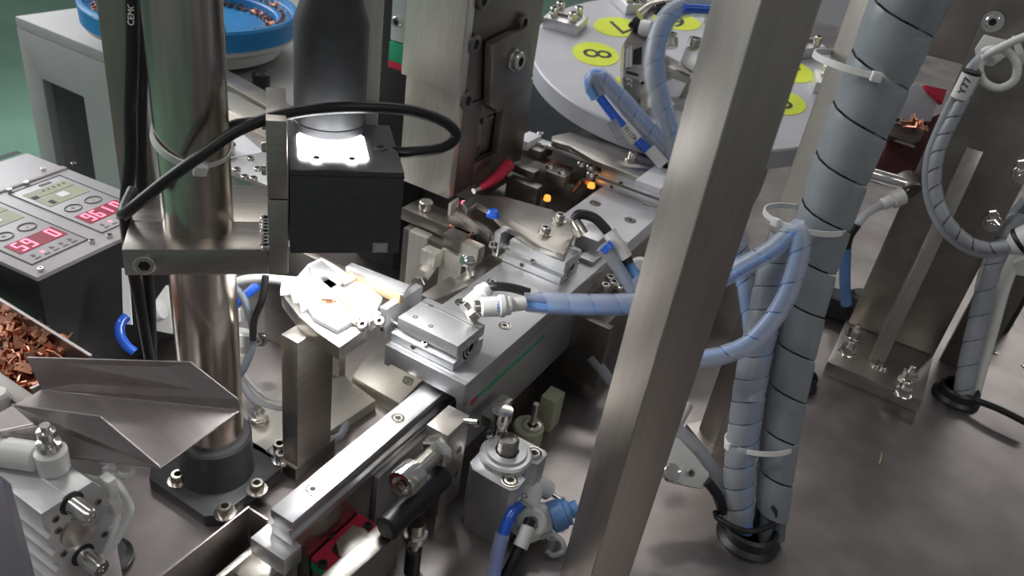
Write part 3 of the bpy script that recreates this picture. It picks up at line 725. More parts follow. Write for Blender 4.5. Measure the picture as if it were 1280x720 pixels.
# side cheek with window: four pieces round the opening
w0, w1 = atX(592, 215, fx), atX(626, 162, fx)
zl, zh = 150, 196
t.box('cheek', 'darksteel', fx-8, fx-.2, fy+9.2, w0.y, 127, 214.8, .5)
t.box('cheek', 'darksteel', fx-8, fx-.2, w1.y, 712, 127, 214.8, .5)
t.box('cheek', 'darksteel', fx-8, fx-.2, w0.y+.2, w1.y-.2, zh, 214.8, .3)
t.box('cheek', 'darksteel', fx-8, fx-.2, w0.y+.2, w1.y-.2, 127, zl, .3)
t.lat('roller', 'steel', (fx-30, w0.y+12, 172), (1, 0, 0), [(5, 0), (14, 0), (14, 20), (5, 20)], 20)
P_ = [atX(*q, fx) for q in ((604, 130), (606, 52), (630, 40), (654, 30), (657, 92), (642, 116), (613, 138))]
t.pri('side_cover', 'darksteel', [(p.y, p.z) for p in P_], 'x', fx-.1, fx+9, 1.2)
for q in ((592, 55), (582, 125), (653, 28), (612, 148), (602, 0)):
    p = atX(*q, fx); t.bolt(p, (1, 0, 0), 8.5 if q[1] != 148 else 3.5, 3, 'darksteel')
p = atX(641, 74, fx+9); t.bolt(p, (1, 0, 0), 9, 9, 'boltsteel'); t.nut(p, (1, 0, 0), 11, 3)
t.box('rail', 'alu', fx-74, fx-59.5, fy-6, fy+12, 258, 380, .6)
t.box('rail_cap', 'capgreen', fx-74, fx-59, fy-7, fy+12, 240, 257, .6)
t.box('rail_cap', 'capgreen', fx-74, fx-59, fy-7, fy+12, 381, 400, .6)
t.box('rail_seal', 'red', fx-74, fx-59, fy-7, fy+12, 234, 239.8, .4)
for z_ in (275, 355): t.bolt((fx-67, fy-6, z_), (0, -1, 0), 5, 2.5, 'chrome')
t.box('back_column', 'black', fx-130, fx-80, fy+30, fy+90, 0, 560, 1)
t.box('foot_column', 'darksteel', fx-58, fx-10, 640, 708, 97, 214.8, .8)

t = Th('red_sleeve_cable', 'red sleeved cable end lying under the press head', 'cable', at(610, 232, 130))
t.tub('sleeve', 'red', [at(600, 235, 128), at(612, 228, 133), at(624, 219, 137), at(636, 206, 142)], (3.4, 6.5), 12)
t.tub('tip', 'chrome', [at(592, 239, 127), at(601, 235, 128)], 3, 10)

# dark mechanism in the middle distance with glowing status lamps
t = Th('transfer_mechanism', 'dark transfer mechanism with copper strip and tiny orange status lamps', 'mechanism', (-330, 820, 0))
pxbox(t, 'base', 'black', (690, 300), (640, 262), (745, 245), 70, 70)
pxbox(t, 'side_block', 'darksteel', (672, 236), (640, 218), (680, 232), 112, 22)
pxbox(t, 'side_block', 'darksteel', (668, 216), (640, 204), (676, 212), 122, 8)
pxbox(t, 'bed', 'darksteel', (720, 232), (660, 206), (752, 206), 108, 26)
pxbox(t, 'copper_strip', 'copperdark', (712, 212), (676, 190), (716, 209), 122, 4)
pxbox(t, 'jaw', 'darksteel', (706, 222), (684, 212), (716, 214), 122, 12)
pxbox(t, 'cover_plate', 'alu', (752, 206), (680, 172), (758, 202), 138, 4)
pxbox(t, 'white_tip', 'aluw', (660, 178), (645, 172), (668, 166), 142, 10)
pxbox(t, 'tip_block', 'darksteel', (676, 190), (650, 180), (690, 180), 134, 12)
for p_ in ((660, 181), (675, 170), (681, 184), (726, 207), (737, 211), (738, 220), (686, 210), (701, 217)): t.bolt(at(*p_, 134), Z3, 4, 4, 'chrome')
t.lat('status_lamp', 'ledorange', at(739, 232, 118), Z3, [(4, -2), (4.2, 0), (3, 3), (0, 4)], 14, label='glowing orange status lamp')
t.lat('status_lamp', 'ledorange', at(684, 248, 112), Z3, [(3.6, -2), (3.8, 0), (3, 3), (0, 4)], 14, label='glowing orange status lamp')
t.tub('lamp_wire', 'copperdark', [at(734, 228, 118), at(728, 226, 112), at(715, 240, 100)], 2.5, 8)
t.tub('lamp_wire', 'darksteel', [at(684, 250, 110), at(684, 262, 96), at(686, 280, 72)], 2.2, 8)

# ================================================================== stop bolt, shock absorber
t = Th('stop_bracket', 'upright steel stop block carrying a hex stop bolt beside the rail', 'stop block', (-190, 358, 0))
pxbox(t, 'block', 'steel', (560, 545), (534, 530), (588, 520), 100, 76)
t.box('leg', 'steel', -206, -196, 342, 356, 0, 24, .6)
pa, pb = D(556, 550, 545), D(506, 600, 510)
f0 = at(553, 557, 78); f1 = Vector((f0.x-1, f0.y-48, 78))
ax = Vector((0, -1, 0))
y_ = at(560, 545, 100).y
bxp = Vector((at(548, 560, 88).x, y_, 86))
t.nut(bxp, ax, 11, 8, 'chrome')
t.cyl('stop_bolt', 'boltsteel', bxp, bxp+ax*34, 6.2, 20)
b = bmesh.new(); lathe(b, bxp+ax*26, ax, [(8, 0), (10.5, 2), (10.5, 13), (9.5, 16), (6.5, 16), (6, 12.5), (3.6, 12.5), (3.4, 16), (0, 16.5)], 24); t.add('bolt_head', 'chrome', b)
b = bmesh.new(); s1 = bxp+Vector((2, 2, -25)); lathe(b, s1, ax, [(9.5, 0), (9.5, 34), (8.5, 36), (8.5, 58), (6, 60), (0, 60)], 24); t.add('shock_absorber', 'rubber', b)
t.bolt(at(582, 527, 98), (1, .1, .4), 3, 10, 'chrome', 'grub_screw')
for z_ in (38, 60): t.bolt((at(560, 545, 100).x, y_+18, z_+14), (1, 0, 0), 3, .6, 'darksteel', 'tapped_hole')

t = Th('adjusting_screw', 'standing adjusting screw with black sleeve below the stop bolt', 'screw', at(516, 700, 0))
p = at(517, 690, 20)
t.cyl('sleeve', 'rubber', (p.x, p.y, 0), (p.x, p.y, 24), 5.5, 16)
t.lat('nut', 'boltsteel', (p.x, p.y, 24), Z3, [(4, 0), (4, 10), (8, 10), (8, 15), (6, 16), (6, 26), (0, 26)], 16)

# ================================================================== compact cylinder
t = Th('compact_cylinder', 'square compact pneumatic cylinder standing beside the slide plate', 'cylinder', (-175, 376, 0))
x0, x1, y0, y1, zt = -189, -149, 361, 411, 58
poly = [(x0, y0+6), (x0+6, y0), (x1-10, y0), (x1-10, y0+0), (x1-3, y0), (x1, y0+4), (x1, y0+16), (x1-7, y0+19), (x1-7, y1-19), (x1, y1-16), (x1, y1-3), (x1-3, y1), (x0+6, y1), (x0, y1-6)]
bd_ = t.pri('body', 'alu', poly, 'z', 0, zt, .6)
cx_, cy_ = (x0+x1)/2-2, (y0+y1)/2
t.lat('rod_cover', 'alu', (cx_, cy_, zt), Z3, [(19, 0), (19, 4), (17.5, 5.5), (15, 5.5), (14, 7.5), (8.6, 7.5), (8.2, 4), (0, 4)], 36)
t.lat('rod', 'darksteel', (cx_, cy_, zt+3), Z3, [(7.5, 0), (7.5, 14), (6, 16), (5.5, 13), (0, 13)], 28)
for q in ((x1-8, y0+8), (x1-8, y1-8), (x0+9, y1-9)): t.hole((q[0], q[1], zt+.3), Z3, 6.6)
t.box('sensor_slot', 'aluw', x1-.2, x1+.4, y0+8.5, y0+13, 12, 44, .1)
t.box('sensor', 'darksteel', x1-7, x1-5.5, y0+20, y0+24, 6, 60, .1)
t.text('CDQ', 4, orient((x1-6, y1-10, zt+.1), (.2, 1, 0), Z3), 'inkgrey', 'marking')
# ================================================================== white pneumatic fittings beside the cylinder
def fitting(label, p, d, r, ln, m='white', ring=True):
    t = Th('push_fitting', label, 'fitting', p); d = Vector(d).normalized()
    b = bmesh.new(); lathe(b, p, d, [(r*.8, 0), (r, 1), (r, ln*.62), (r*1.12, ln*.64), (r*1.12, ln*.8), (r*.95, ln*.82), (r*.95, ln), (r*.6, ln)], 22); t.add('body', m, b)
    if ring: t.lat('collar', 'chrome', Vector(p)-d*.2, d, [(r*.5, -4), (r*.72, -4), (r*.72, 0), (r*.5, 0)], 20)
    return t
t = Th('speed_controller', 'white elbow speed controller with round cap on the compact cylinder', 'speed controller', D(665, 615, 590))
c1 = D(664, 612, 590); dv = (D(655, 632, 574)-c1)
t.lat('cap', 'white', c1, dv, [(9, 0), (9.5, 2), (9.5, 14), (10.5, 15), (10.5, 22), (9, 23.5), (5, 23.5), (4.5, 18), (0, 18)], 26)
t.text('KQ', 5.5, orient(D(653, 622, 560), D(662, 616, 560)-D(650, 626, 560), CP-c1), 'ink_shade', 'marking')
t.tub('neck', 'white', pts([(662, 606, 592), (674, 606, 596), (686, 614, 600)]), 7, 16)
t.lat('needle', 'chrome', D(684, 613, 600), D(706, 628, 600)-D(684, 613, 600), [(4.5, 0), (4.5, 4), (2, 4.5), (2, 12), (3.2, 12.5), (3.2, 17), (0, 17)], 12)
t = Th('speed_controller', 'white valve body with a blue turning knob next to the tall post', 'speed controller', D(668, 660, 585))
t.sl('body', 'white', pts([(646, 636, 570), (690, 632, 575), (692, 668, 575), (664, 680, 570), (642, 668, 568)]), 16, 1.5)
t.lat('port', 'white', D(664, 652, 572), CP-D(664, 652, 572)+Vector((0, 60, -160)), [(11, 0), (11, 6), (9, 8), (5, 8), (4, 4), (0, 4)], 24)
kd = D(712, 640, 580)-D(690, 648, 578)
t.lat('knob', 'knobblue', D(688, 647, 578), kd, [(11, 0), (11.5, 1), (11.5, 10), (10, 10.5), (10, 14), (6, 14.5), (6, 21), (0, 21)], 12)
t.tub('ring', 'wrap', pts([(676, 672, 572), (690, 668, 572), (702, 676, 572), (704, 688, 572), (692, 694, 572), (682, 688, 572)]), 2, 8)
def airtube(label, seq, r, m, group=None, name='air_tube', n=12): return cable(name, label, seq, r, m, 'tube', n=n, group=group)
t = airtube('bright blue air tube hanging from the white round cap', [(650, 632, 560), (641, 640, 556), (632, 660, 552), (624, 690, 550), (616, 730, 548)], 4.2, 'blue')
t = airtube('milky blue sheath over the lower half of the blue air tube', [(628, 668, 548), (622, 692, 547), (614, 732, 545)], 5.2, 'wrapblue')
t = airtube('black air tube with a white sleeve leaving the blue knobbed valve', [(663, 650, 564), (658, 662, 560), (652, 680, 556), (640, 705, 552), (624, 735, 550)], 4.2, 'rubber')
t.tub('sleeve', 'white', pts([(660, 658, 559), (656, 670, 556.5), (650, 684, 554)]), 5.4, 14)
t = airtube('grey signal cable curling below the blue knobbed valve', [(690, 668, 580), (688, 684, 580), (676, 700, 580), (664, 728, 580)], 2.6, 'wrap')
t = airtube('pale signal cable behind the black tube at the bottom edge', [(676, 676, 590), (690, 690, 590), (682, 712, 590), (690, 735, 590)], 2.2, 'whitewire')

# fittings and tubes of the front slide table
t = fitting('white push fitting angled up from the front slide table', D(585, 382, 580), D(610, 360, 590)-D(585, 382, 580), 6.2, 21)
t = fitting('white straight push fitting pointing right on the front slide table', D(600, 384, 575), D(636, 382, 580)-D(600, 384, 575), 7.4, 22)
t.tub('collar_seal', 'blue', [D(621, 383, 577), D(623.5, 383, 577)], 6.6, 16, 1)
t.tub('sleeve', 'white', [D(624, 383, 578), D(656, 379, 584)], 5.2, 14, 2)
t.cyl('elbow', 'boltsteel', D(596, 390, 575), D(586, 398, 575), 5, 14)
t = airtube('short black air tube leaving the angled white fitting', [(609, 359, 588), (622, 358, 586), (640, 360, 586), (662, 366, 588)], 3.4, 'rubber')
def wrapped(label, seq, R0, pitch, gap, wm, cores, name='wrapped_hose', ph=0, hand=1, raw=None):
    P = raw or pts(seq); t = Th(name, label, 'hose', P[-1])
    wp = t.wrp('spiral_wrap', wm, P, R0, pitch, gap, ph=ph, hand=hand)
    fr = frames(spline(P, 8)); rr = R0 if not isinstance(R0, tuple) else min(R0)
    for k, m in enumerate(cores):
        n = len(cores); a = 2*math.pi*k/max(1, n)+.6; off = rr*.46 if n > 1 else 0; cr = rr*.44 if n > 1 else rr*.85
        t.tub('inner_tube', m, [p + (u*math.cos(a)+v*math.sin(a))*off for p, tt, u, v in fr], cr, 8, 1, smooth=False)
    return t
wrapped('blue spiral wrapped hose running level from the front slide table to the tall post', [(654, 376, 586), (700, 380, 590), (750, 381, 590), (790, 380, 591), (822, 378, 592)], 8.2, 18, .8, 'wrapblue', ['lightblue', 'lightblue', 'wrapblue'])
t = airtube('black air tube arching from the middle slide table over the white plate', [(718, 276, 690), (724, 268, 690), (742, 272, 690), (756, 285, 690), (765, 298, 692)], 4.4, 'rubber')
t.tub('sleeve', 'white', pts([(761, 290, 684), (772, 306, 684), (782, 322, 686)]), 6.2, 14)
t.tub('end', 'rubber', pts([(782, 322, 688), (786, 330, 688)]), 4.8, 12)
t.lat('elbow', 'boltsteel', D(722, 284, 690), D(716, 274, 690)-D(722, 284, 690), [(6, -8), (6, 0), (5, 6), (0, 6)], 16)
t = airtube('milky white air tube beside the black one at the middle slide table', [(752, 308, 680), (764, 322, 682), (776, 340, 684), (790, 362, 686)], 5.6, 'wrap')
t.tub('band', 'blue', pts([(756, 306, 676), (762, 312, 676)]), 5.8, 14)
wrapped('blue spiral wrapped hose dropping from the white plate behind the tall post', [(778, 326, 690), (788, 345, 690), (800, 372, 690)], 9.5, 20, .8, 'wrapblue', ['lightblue', 'lightblue'])
t = Th('fitting_block', 'grey plastic elbow block at the end of the middle slide table', 'fitting', at(745, 300, 112))
pxbox(t, 'block', 'alu', (748, 302), (722, 290), (762, 288), 126, 14)
pxbox(t, 'foot', 'aluplate', (742, 328), (726, 318), (760, 306), 114, 8)
t = Th('cable_gland', 'white round gland beside the slide plate near the tall post', 'gland', D(796, 330, 720))
t.lat('gland', 'white', D(800, 336, 720), CP-D(800, 336, 720), [(11, 0), (11, 6), (8, 9), (0, 9)], 18)
t = Th('screw_cluster', 'steel terminal block with screws under the blue level hose', 'terminal block', at(760, 360, 70))
pxbox(t, 'block', 'darksteel', (745, 420), (700, 395), (790, 370), 60, 60)
pxbox(t, 'rail', 'darksteel', (735, 372), (705, 358), (775, 340), 90, 12)
for q in ((756, 362), (766, 358), (775, 364), (762, 352)): t.bolt(at(*q, 92), Z3, 4.5, 6)
t = Th('support_leg', 'pale cylindrical stub under the slide plate near the table', 'support', at(650, 560, 0))
p = at(655, 560, 0); t.cyl('stub', 'lemonpad', (p.x, p.y, 0), (p.x, p.y, 26), 13, 28); t.bolt((p.x+3, p.y, 26), Z3, 8, 2); t.cyl('stud', 'boltsteel', (p.x+3, p.y, 28), (p.x+3, p.y, 50), 2.6, 12)
t.cyl('ring', 'darksteel', (p.x+4, p.y-16, 0), (p.x+4, p.y-16, 14), 8, 20)
p = at(690, 500, 30); t.box('block', 'lemonpad', p.x-8, p.x+6, p.y-6, p.y+12, 0, 34, .6)
t = Th('link_rod', 'small chrome link screw above the compact cylinder rod', 'link', at(625, 520, 60)); p = at(625, 530, 66)
t.lat('screw', 'chrome', (p.x, p.y, 50), Z3, [(9, 0), (9, 5), (6, 7), (6, 20), (8, 21), (8, 30), (0, 31)], 18)
t.box('arm', 'steel', p.x-14, p.x-4, p.y-6, p.y+24, 62, 72, .6)
t = Th('drop_plate', 'brown steel plate hanging below the level blue hose', 'plate', at(730, 440, 40))
p = at(730, 455, 30); t.box('plate', 'darksteel', p.x-20, p.x+16, p.y, p.y+8, 10, 76, .6)
t = Th('marker_sleeve', 'small pale printed marker hanging behind the tall post edge', 'marker', D(745, 465, 720))
t.tub('sleeve', 'wrap', pts([(738, 446, 720), (752, 462, 720), (764, 478, 720)]), 5, 12)

# ================================================================== tall square tube post
p = D(739, 720, 480)
t = Th('square_tube_post', 'tall square steel tube post crossing the view from top to bottom', 'post', (p.x, p.y, 0), R(53.8))
b = bmesh.new(); k = 1.2
prism(b, [(0, 0), (30, 0), (30, 30), (0, 30)], 'z', 4, 640); t.add('tube', 'tubesteel', b, 1.2, seg=3)
t.box('foot_plate', 'steel', -12, 42, -12, 42, 0, 3.9, .6)
p = D(895, 552, 690)
t = Th('square_tube_post', 'slimmer square tube post behind the strapped hose bundle', 'post', (p.x, p.y, 0), R(53.8))
ft = t
b = bmesh.new(); prism(b, [(0, 0), (30, 0), (30, 24), (0, 24)], 'z', 0, 640); t.add('tube', 'tubesteel', b, 1.2, seg=3)
t.box('foot_plate', 'steel', -8, 38, -8, 32, -.2, 5, .6)

# ================================================================== hose bundle strapped to the slim post
BR_ = [(962, 672, 616), (968, 600, 602), (978, 520, 590), (992, 440, 580), (1008, 360, 566), (1030, 280, 548), (1060, 190, 526), (1100, 90, 502), (1138, 0, 480), (1180, -90, 456), (1230, -200, 430)]
wrapped('thick grey spiral wrapped hose bundle strapped along the slim post', BR_, (12.5, 24), 33, 1.3, 'wrapgrey', ['hosegrey', 'hosegrey', 'hosegrey'], ph=1.4, hand=-1)
wrapped('second wrapped hose rising beside the thick bundle from the black grommet', [(924, 664, 612), (924, 600, 598), (930, 540, 588), (940, 470, 578), (952, 410, 570), (966, 350, 564), (984, 295, 556)], 11.5, 17, .7, 'wrap', ['knobblue', 'hosegrey', 'lightblue'])
wrapped('clear blue hose looping from the tall post down round the bundle', [(826, 378, 592), (862, 366, 575), (896, 352, 560), (930, 332, 548), (968, 310, 536), (994, 286, 530), (1002, 296, 528), (994, 340, 530), (976, 384, 534), (944, 424, 540), (910, 442, 548), (868, 450, 556), (826, 450, 572), (786, 436, 592)], 6.6, 22, 1.2, 'wrapblue', ['lightblue', 'wrapblue'])
wrapped('clear blue hose hanging upright between the tall post and the bundle', [(900, 262, 590), (918, 296, 580), (928, 330, 578), (938, 380, 576), (944, 440, 574), (942, 500, 576)], 7.5, 20, 1, 'wrapblue', ['lightblue', 'hosegrey'])
def frame_at(seq, i):
    P = pts(seq); return P[i], (P[i+1]-P[i-1]).normalized()
P = pts(BR_)
ziptie('upper white cable tie holding the thick bundle to the slim post', D(1079, 82, 512), P[8]-P[6], 31, 30, 4, EX, R(-98))
ziptie('middle white cable tie just above the blue loop', D(1006, 274, 551), P[6]-P[4], 27, 28, 3.6, EX, R(-150))
ziptie('lower white cable tie round both hoses near the table', D(950, 552, 596), P[2]-P[0], 25, 20, 3.6, EX, R(-160))
g = at(934, 672, 0)
def grommet(label, g, r, tie=True):
    t = Th('cable_grommet', label, 'grommet', (g.x, g.y, 0))
    t.lat('ring', 'rubber', (g.x, g.y, 0), Z3, [(r*.7, 0), (r*1.22, 0), (r*1.22, 3), (r*1.05, 6), (r*1.02, 13), (r*.9, 15), (r*.82, 13), (r*.8, 0)], 36)
    return t
t = grommet('large black rubber grommet at the foot of the hose bundle', g, 20)
t.tub('strap', 'rubber', [D(894, 640, 606), D(900, 650, 598), D(934, 664, 590), D(965, 656, 598), D(972, 640, 606)], 2.2, 8)
t.tub('strap_tail', 'rubber', [D(968, 652, 600), D(970, 642, 596), D(966, 634, 592)], 1.6, 6)

# white reed switch / fitting half hidden behind the tall post
t = Th('sensor_bracket', 'white moulded sensor body half hidden by the tall post', 'sensor', D(860, 585, 600))
t.sl('body', 'white', pts([(838, 546, 590), (850, 548, 596), (888, 592, 600), (880, 612, 596), (852, 606, 590), (832, 584, 586)]), 14, 2)
t.lat('screw', 'chrome', D(839, 591, 583), CP-D(839, 591, 583), [(7, 0), (7, 2), (5, 3), (5, 1.6), (0, 1.6)], 18)
t.bolt(D(864, 591, 588), CP-D(864, 591, 588), 3, 1, 'darksteel')
t.tub('cable_end', 'rubber', pts([(884, 602, 596), (896, 618, 598), (904, 640, 604)]), 4, 10)
t = airtube('pale grey air tube curving behind the white sensor body', [(838, 532, 600), (856, 545, 604), (880, 570, 608), (896, 600, 610), (902, 625, 612)], 5.2, 'wrap')
t = airtube('short white tube end above the pale grey air tube', [(846, 532, 640), (852, 520, 644), (860, 506, 650)], 4.5, 'white')
t = Th('swarf_chip', 'tiny brass coloured chip lying on the open table', 'chip', at(1101, 574, 1)); p = at(1101, 574, .4)
t.tub('chip', 'tan', [at(1102, 566, .8), at(1101.5, 572, .8), at(1099, 580, .8)], .8, 6, 4)

# ================================================================== right: riser bracket with gusset
t = Th('riser_bracket', 'large steel riser bracket with a slanted gusset on a bolted foot', 'riser bracket', (45, 800, 0))
x0, x1 = -3, 90
t.box('foot', 'steel', x0, x1, 755, 858, 0, 15, .8)
t.box('riser', 'risersteel', x0+3, x1, 850, 862, 15.2, 520, .8)
b = bmesh.new(); prism(b, [(790, 15.2), (849.8, 15.2), (849.8, 236), (844, 236), (826, 206)], 'x', 33, 47); t.add('gusset', 'tubesteel', b, .8)
for q in ((1071, 411), (1063, 431), (1140, 462), (1133, 482)):
    p = at(*q, 26); t.cyl('washer', 'chrome', (p.x, p.y, 15), (p.x, p.y, 17), 9, 20); t.nut((p.x, p.y, 17), Z3, 7, 8, 'chrome', stud=14)
for q in ((1278, 218), (1240, 279)): p = atY(*q, 850); t.cyl('washer', 'boltsteel', p, p+Vector((0, -2, 0)), 9, 20); t.nut(p+Vector((0, -2, 0)), (0, -1, 0), 7, 6, 'chrome', stud=8)
for q in ((1278, 205), (1242, 268)): t.nut(atY(*q, 850), (0, -1, 0), 5.5, 4, 'chrome')
for q in ((1094, 458), (1104, 461)): t.bolt(at(*q, 15), Z3, 4, 3, 'chrome', 'weld_bead')
t = Th('upper_cross_plate', 'wide brown steel plate behind the white cable loop at upper right', 'plate', (0, 900, 0))
t.box('plate', 'risersteel', -40, 260, 876, 886, 300, 560, .8)
t.box('leg', 'darksteel', 100, 140, 876, 886, 0, 299.8, .6)
t.box('edge_bar', 'bright', 91, 260, 863, 875.8, atY(1250, 8, 850).z-14, atY(1250, 8, 850).z+2, 1)
p = atY(1240, 26, 850); t.bolt(atY(1241, 27, 844), (0, -1, 0), 6, 4, 'chrome', washer=True)

# white cable loop with marker and clip
def ys(seq, Y): return [atY(x, y, Y) for x, y in seq]
def yl(seq, Y0, Y1): return [atY(x, y, Y0+(Y1-Y0)*min(1, i/(len(seq)-4))) for i, (x, y) in enumerate(seq)]
t = Th('cable_clip', 'white moulded cable clip holding the pale ring of tube', 'clip', atY(1240, 70, 848))
t.sl('base', 'white', ys([(1218, 62), (1230, 44), (1262, 52), (1264, 66), (1240, 84), (1222, 78)], 844), 6, 1.2)
t.sl('arm', 'white', ys([(1264, 46), (1272, 46), (1286, 80), (1274, 82)], 838), 8, 1)
t.lat('screw', 'white', atY(1238, 75, 842), (0, -1, 0), [(4, 0), (4, 2), (3, 3), (2, 1), (0, 1)], 14)
t = cable('tube_ring', 'pale tube coiled into a ring at the white clip', None, 3.6, 'white', 'tube', n=12, raw=ys([(1228, 66), (1238, 62), (1258, 64), (1271, 80), (1268, 100), (1250, 110), (1232, 104), (1224, 88), (1230, 72)], 832) + ys([(1246, 62), (1266, 52), (1290, 42)], 826))
t = cable('white_cable', 'white cable curving down from the ring round to the gripping nut', None, 4, 'wrap', n=12, raw=yl([(1232, 66), (1214, 84), (1196, 115), (1174, 160), (1160, 200), (1160, 245), (1176, 284), (1206, 310), (1236, 318), (1262, 312)], 836, 792))
t = wrapped('spiral wrapped signal cables curving along the white cable at right', None, 5.6, 16, 1.8, 'wrap', ['hosegrey', 'wrap', 'inkgrey'], raw=yl([(1222, 88), (1212, 108), (1196, 140), (1178, 176), (1170, 205), (1170, 240), (1184, 276), (1210, 302), (1236, 310), (1262, 308)], 826, 784))
t = Th('cable_marker', 'white marker sleeve printed Y77 on the curved cable', 'marker', atY(1208, 106, 828))
ma, mb = atY(1199, 122, 815), atY(1214, 92, 815)
t.tub('sleeve', 'white', [ma, mb], 7.6, 18, 2)
t.tub('ring', 'rubber', [mb, mb.lerp(ma, -.1)], 7.9, 16, 1)
cm = (ma+mb)/2; tc_ = (CP-cm).normalized()
t.text('Y77', 9, orient(cm+tc_*7.9, mb-ma, tc_), 'ink_shade', 'marking', ext=.4)
t = Th('cable_nut', 'white gripping nut joining the wrapped cables at the right edge', 'fitting', atY(1272, 310, 835))
nd = atY(1290, 296, 788)-atY(1258, 312, 788)
t.lat('nut', 'white', atY(1258, 312, 788), nd, [(5, 0), (7, 3), (12, 10), (13, 13), (13, 36), (0, 36)], 18)
t.lat('ring', 'rubber', atY(1274, 304, 788), nd, [(13.2, 0), (13.8, 1), (13.8, 3), (13.2, 4)], 18)
t.sl('side_arm', 'white', ys([(1266, 330), (1284, 322), (1284, 346), (1270, 344)], 795), 10, 1)
# conduit into the right grommet
t = wrapped('pale wrapped conduit dropping into the right hand grommet', [(1290, 250, 770), (1262, 285, 776), (1240, 330, 784), (1226, 390, 796), (1212, 450, 806), (1204, 495, 812)], 9.5, 26, 1, 'wrap', ['wrap', 'hosegrey', 'hosegrey'])
t = airtube('milky tube running along the pale conduit at the right edge', [(1288, 290, 790), (1270, 320, 794), (1254, 360, 800), (1240, 410, 806), (1226, 460, 812), (1216, 496, 816)], 6.5, 'white')
g2 = at(1194, 497, 0); t = grommet('black rubber grommet beside the riser bracket foot', g2, 19)
g3 = at(1002, 482, 0); t = grommet('small black grommet right of the hose bundle', g3, 12)
t = airtube('black cable lying across the table to the right edge', [(1206, 496, 805), (1224, 502, 796), (1250, 512, 786), (1290, 532, 772)], 3.4, 'rubber', name='black_cable')
t = Th('pipe_clamp', 'dark clamp block behind the milky tube at the right edge', 'clamp', at(1255, 395, 0)); p = at(1258, 392, 20); t.box('block', 'black', p.x-12, p.x+12, p.y, p.y+14, 0, 60, 1)

# upper right small items behind the bundle
t = Th('chrome_rod', 'short chrome rod behind the hose bundle', 'rod', D(1110, 222, 780)); t.cyl('rod', 'chrome', D(1080, 216, 780), D(1136, 232, 780), 7, 20); t.cyl('collar', 'darksteel', D(1128, 222, 790), D(1138, 240, 780), 12, 18)
t = Th('connector_plug', 'white connector plug with dark lead below the chrome rod', 'connector', D(1115, 250, 780))
t.lat('plug', 'white', D(1102, 256, 780), D(1124, 246, 780)-D(1102, 256, 780), [(5, 0), (6, 2), (6, 10), (9, 11), (9, 22), (0, 22)], 16)
t.tub('lead', 'wrap', pts([(1070, 282, 780), (1085, 266, 780), (1103, 256, 780)]), 4, 10)
t.tub('lead_end', 'rubber', pts([(1058, 310, 790), (1062, 295, 785), (1072, 280, 780)]), 4.4, 10)
t = airtube('dark blue hose standing right of the bundle', [(1058, 270, 790), (1057, 310, 800), (1056, 350, 815), (1058, 380, 830)], 5.5, 'knobblue')
t = Th('black_foot_clamp', 'black clamp with round feet on the table behind the bundle', 'clamp', at(1045, 385, 0)); p = at(1045, 385, 10)
t.box('body', 'black', p.x-22, p.x+26, p.y-8, p.y+22, 0, 24, 3); t.lat('boss', 'black', (p.x+20, p.y, 24), Z3, [(14, 0), (14, 12), (10, 16), (0, 16)], 20)
t = Th('grey_housing', 'pale grey machine housing seen between bundle and riser bracket', 'housing', D(1140, 120, 900))
t.sl('panel', 'dialgrey', pts([(1100, 128, 900), (1145, 104, 900), (1172, 128, 900), (1164, 152, 900), (1120, 150, 900)]), 20, 1)
t.sl('red_edge', 'red', pts([(1156, 106, 896), (1184, 112, 896), (1178, 130, 896), (1168, 122, 896)]), 8, .5)
t.sl('maroon_panel', 'maroon', pts([(1110, 170, 905), (1180, 140, 905), (1168, 230, 905), (1100, 225, 905)]), 20, 1)
t = Th('copper_nest', 'small clamped nest holding copper terminals behind the bundle', 'nest', D(1135, 160, 880))
b = bmesh.new(); q = pts([(1112, 160, 880), (1126, 148, 880), (1158, 160, 880), (1150, 176, 880), (1140, 180, 880), (1114, 170, 880)]); slab(b, q, 18); t.add('block', 'darksteel', b, 1)
t.sl('strip', 'chrome', pts([(1120, 174, 876), (1144, 182, 876), (1143, 185, 876), (1119, 177, 876)]), 3)
for q in ((1123, 132), (1117, 145), (1122, 150)): t.bolt(D(*q, 876), CP-D(*q, 876), 4, 4, 'chrome')
for q in ((1134, 153), (1144, 151), (1140, 160), (1150, 158)):
    clip(D(*q, 872), (.4, .3, q[0]), 'copper terminal in the small nest behind the hose bundle', 'copper terminals in the nest', 1.2, 2)

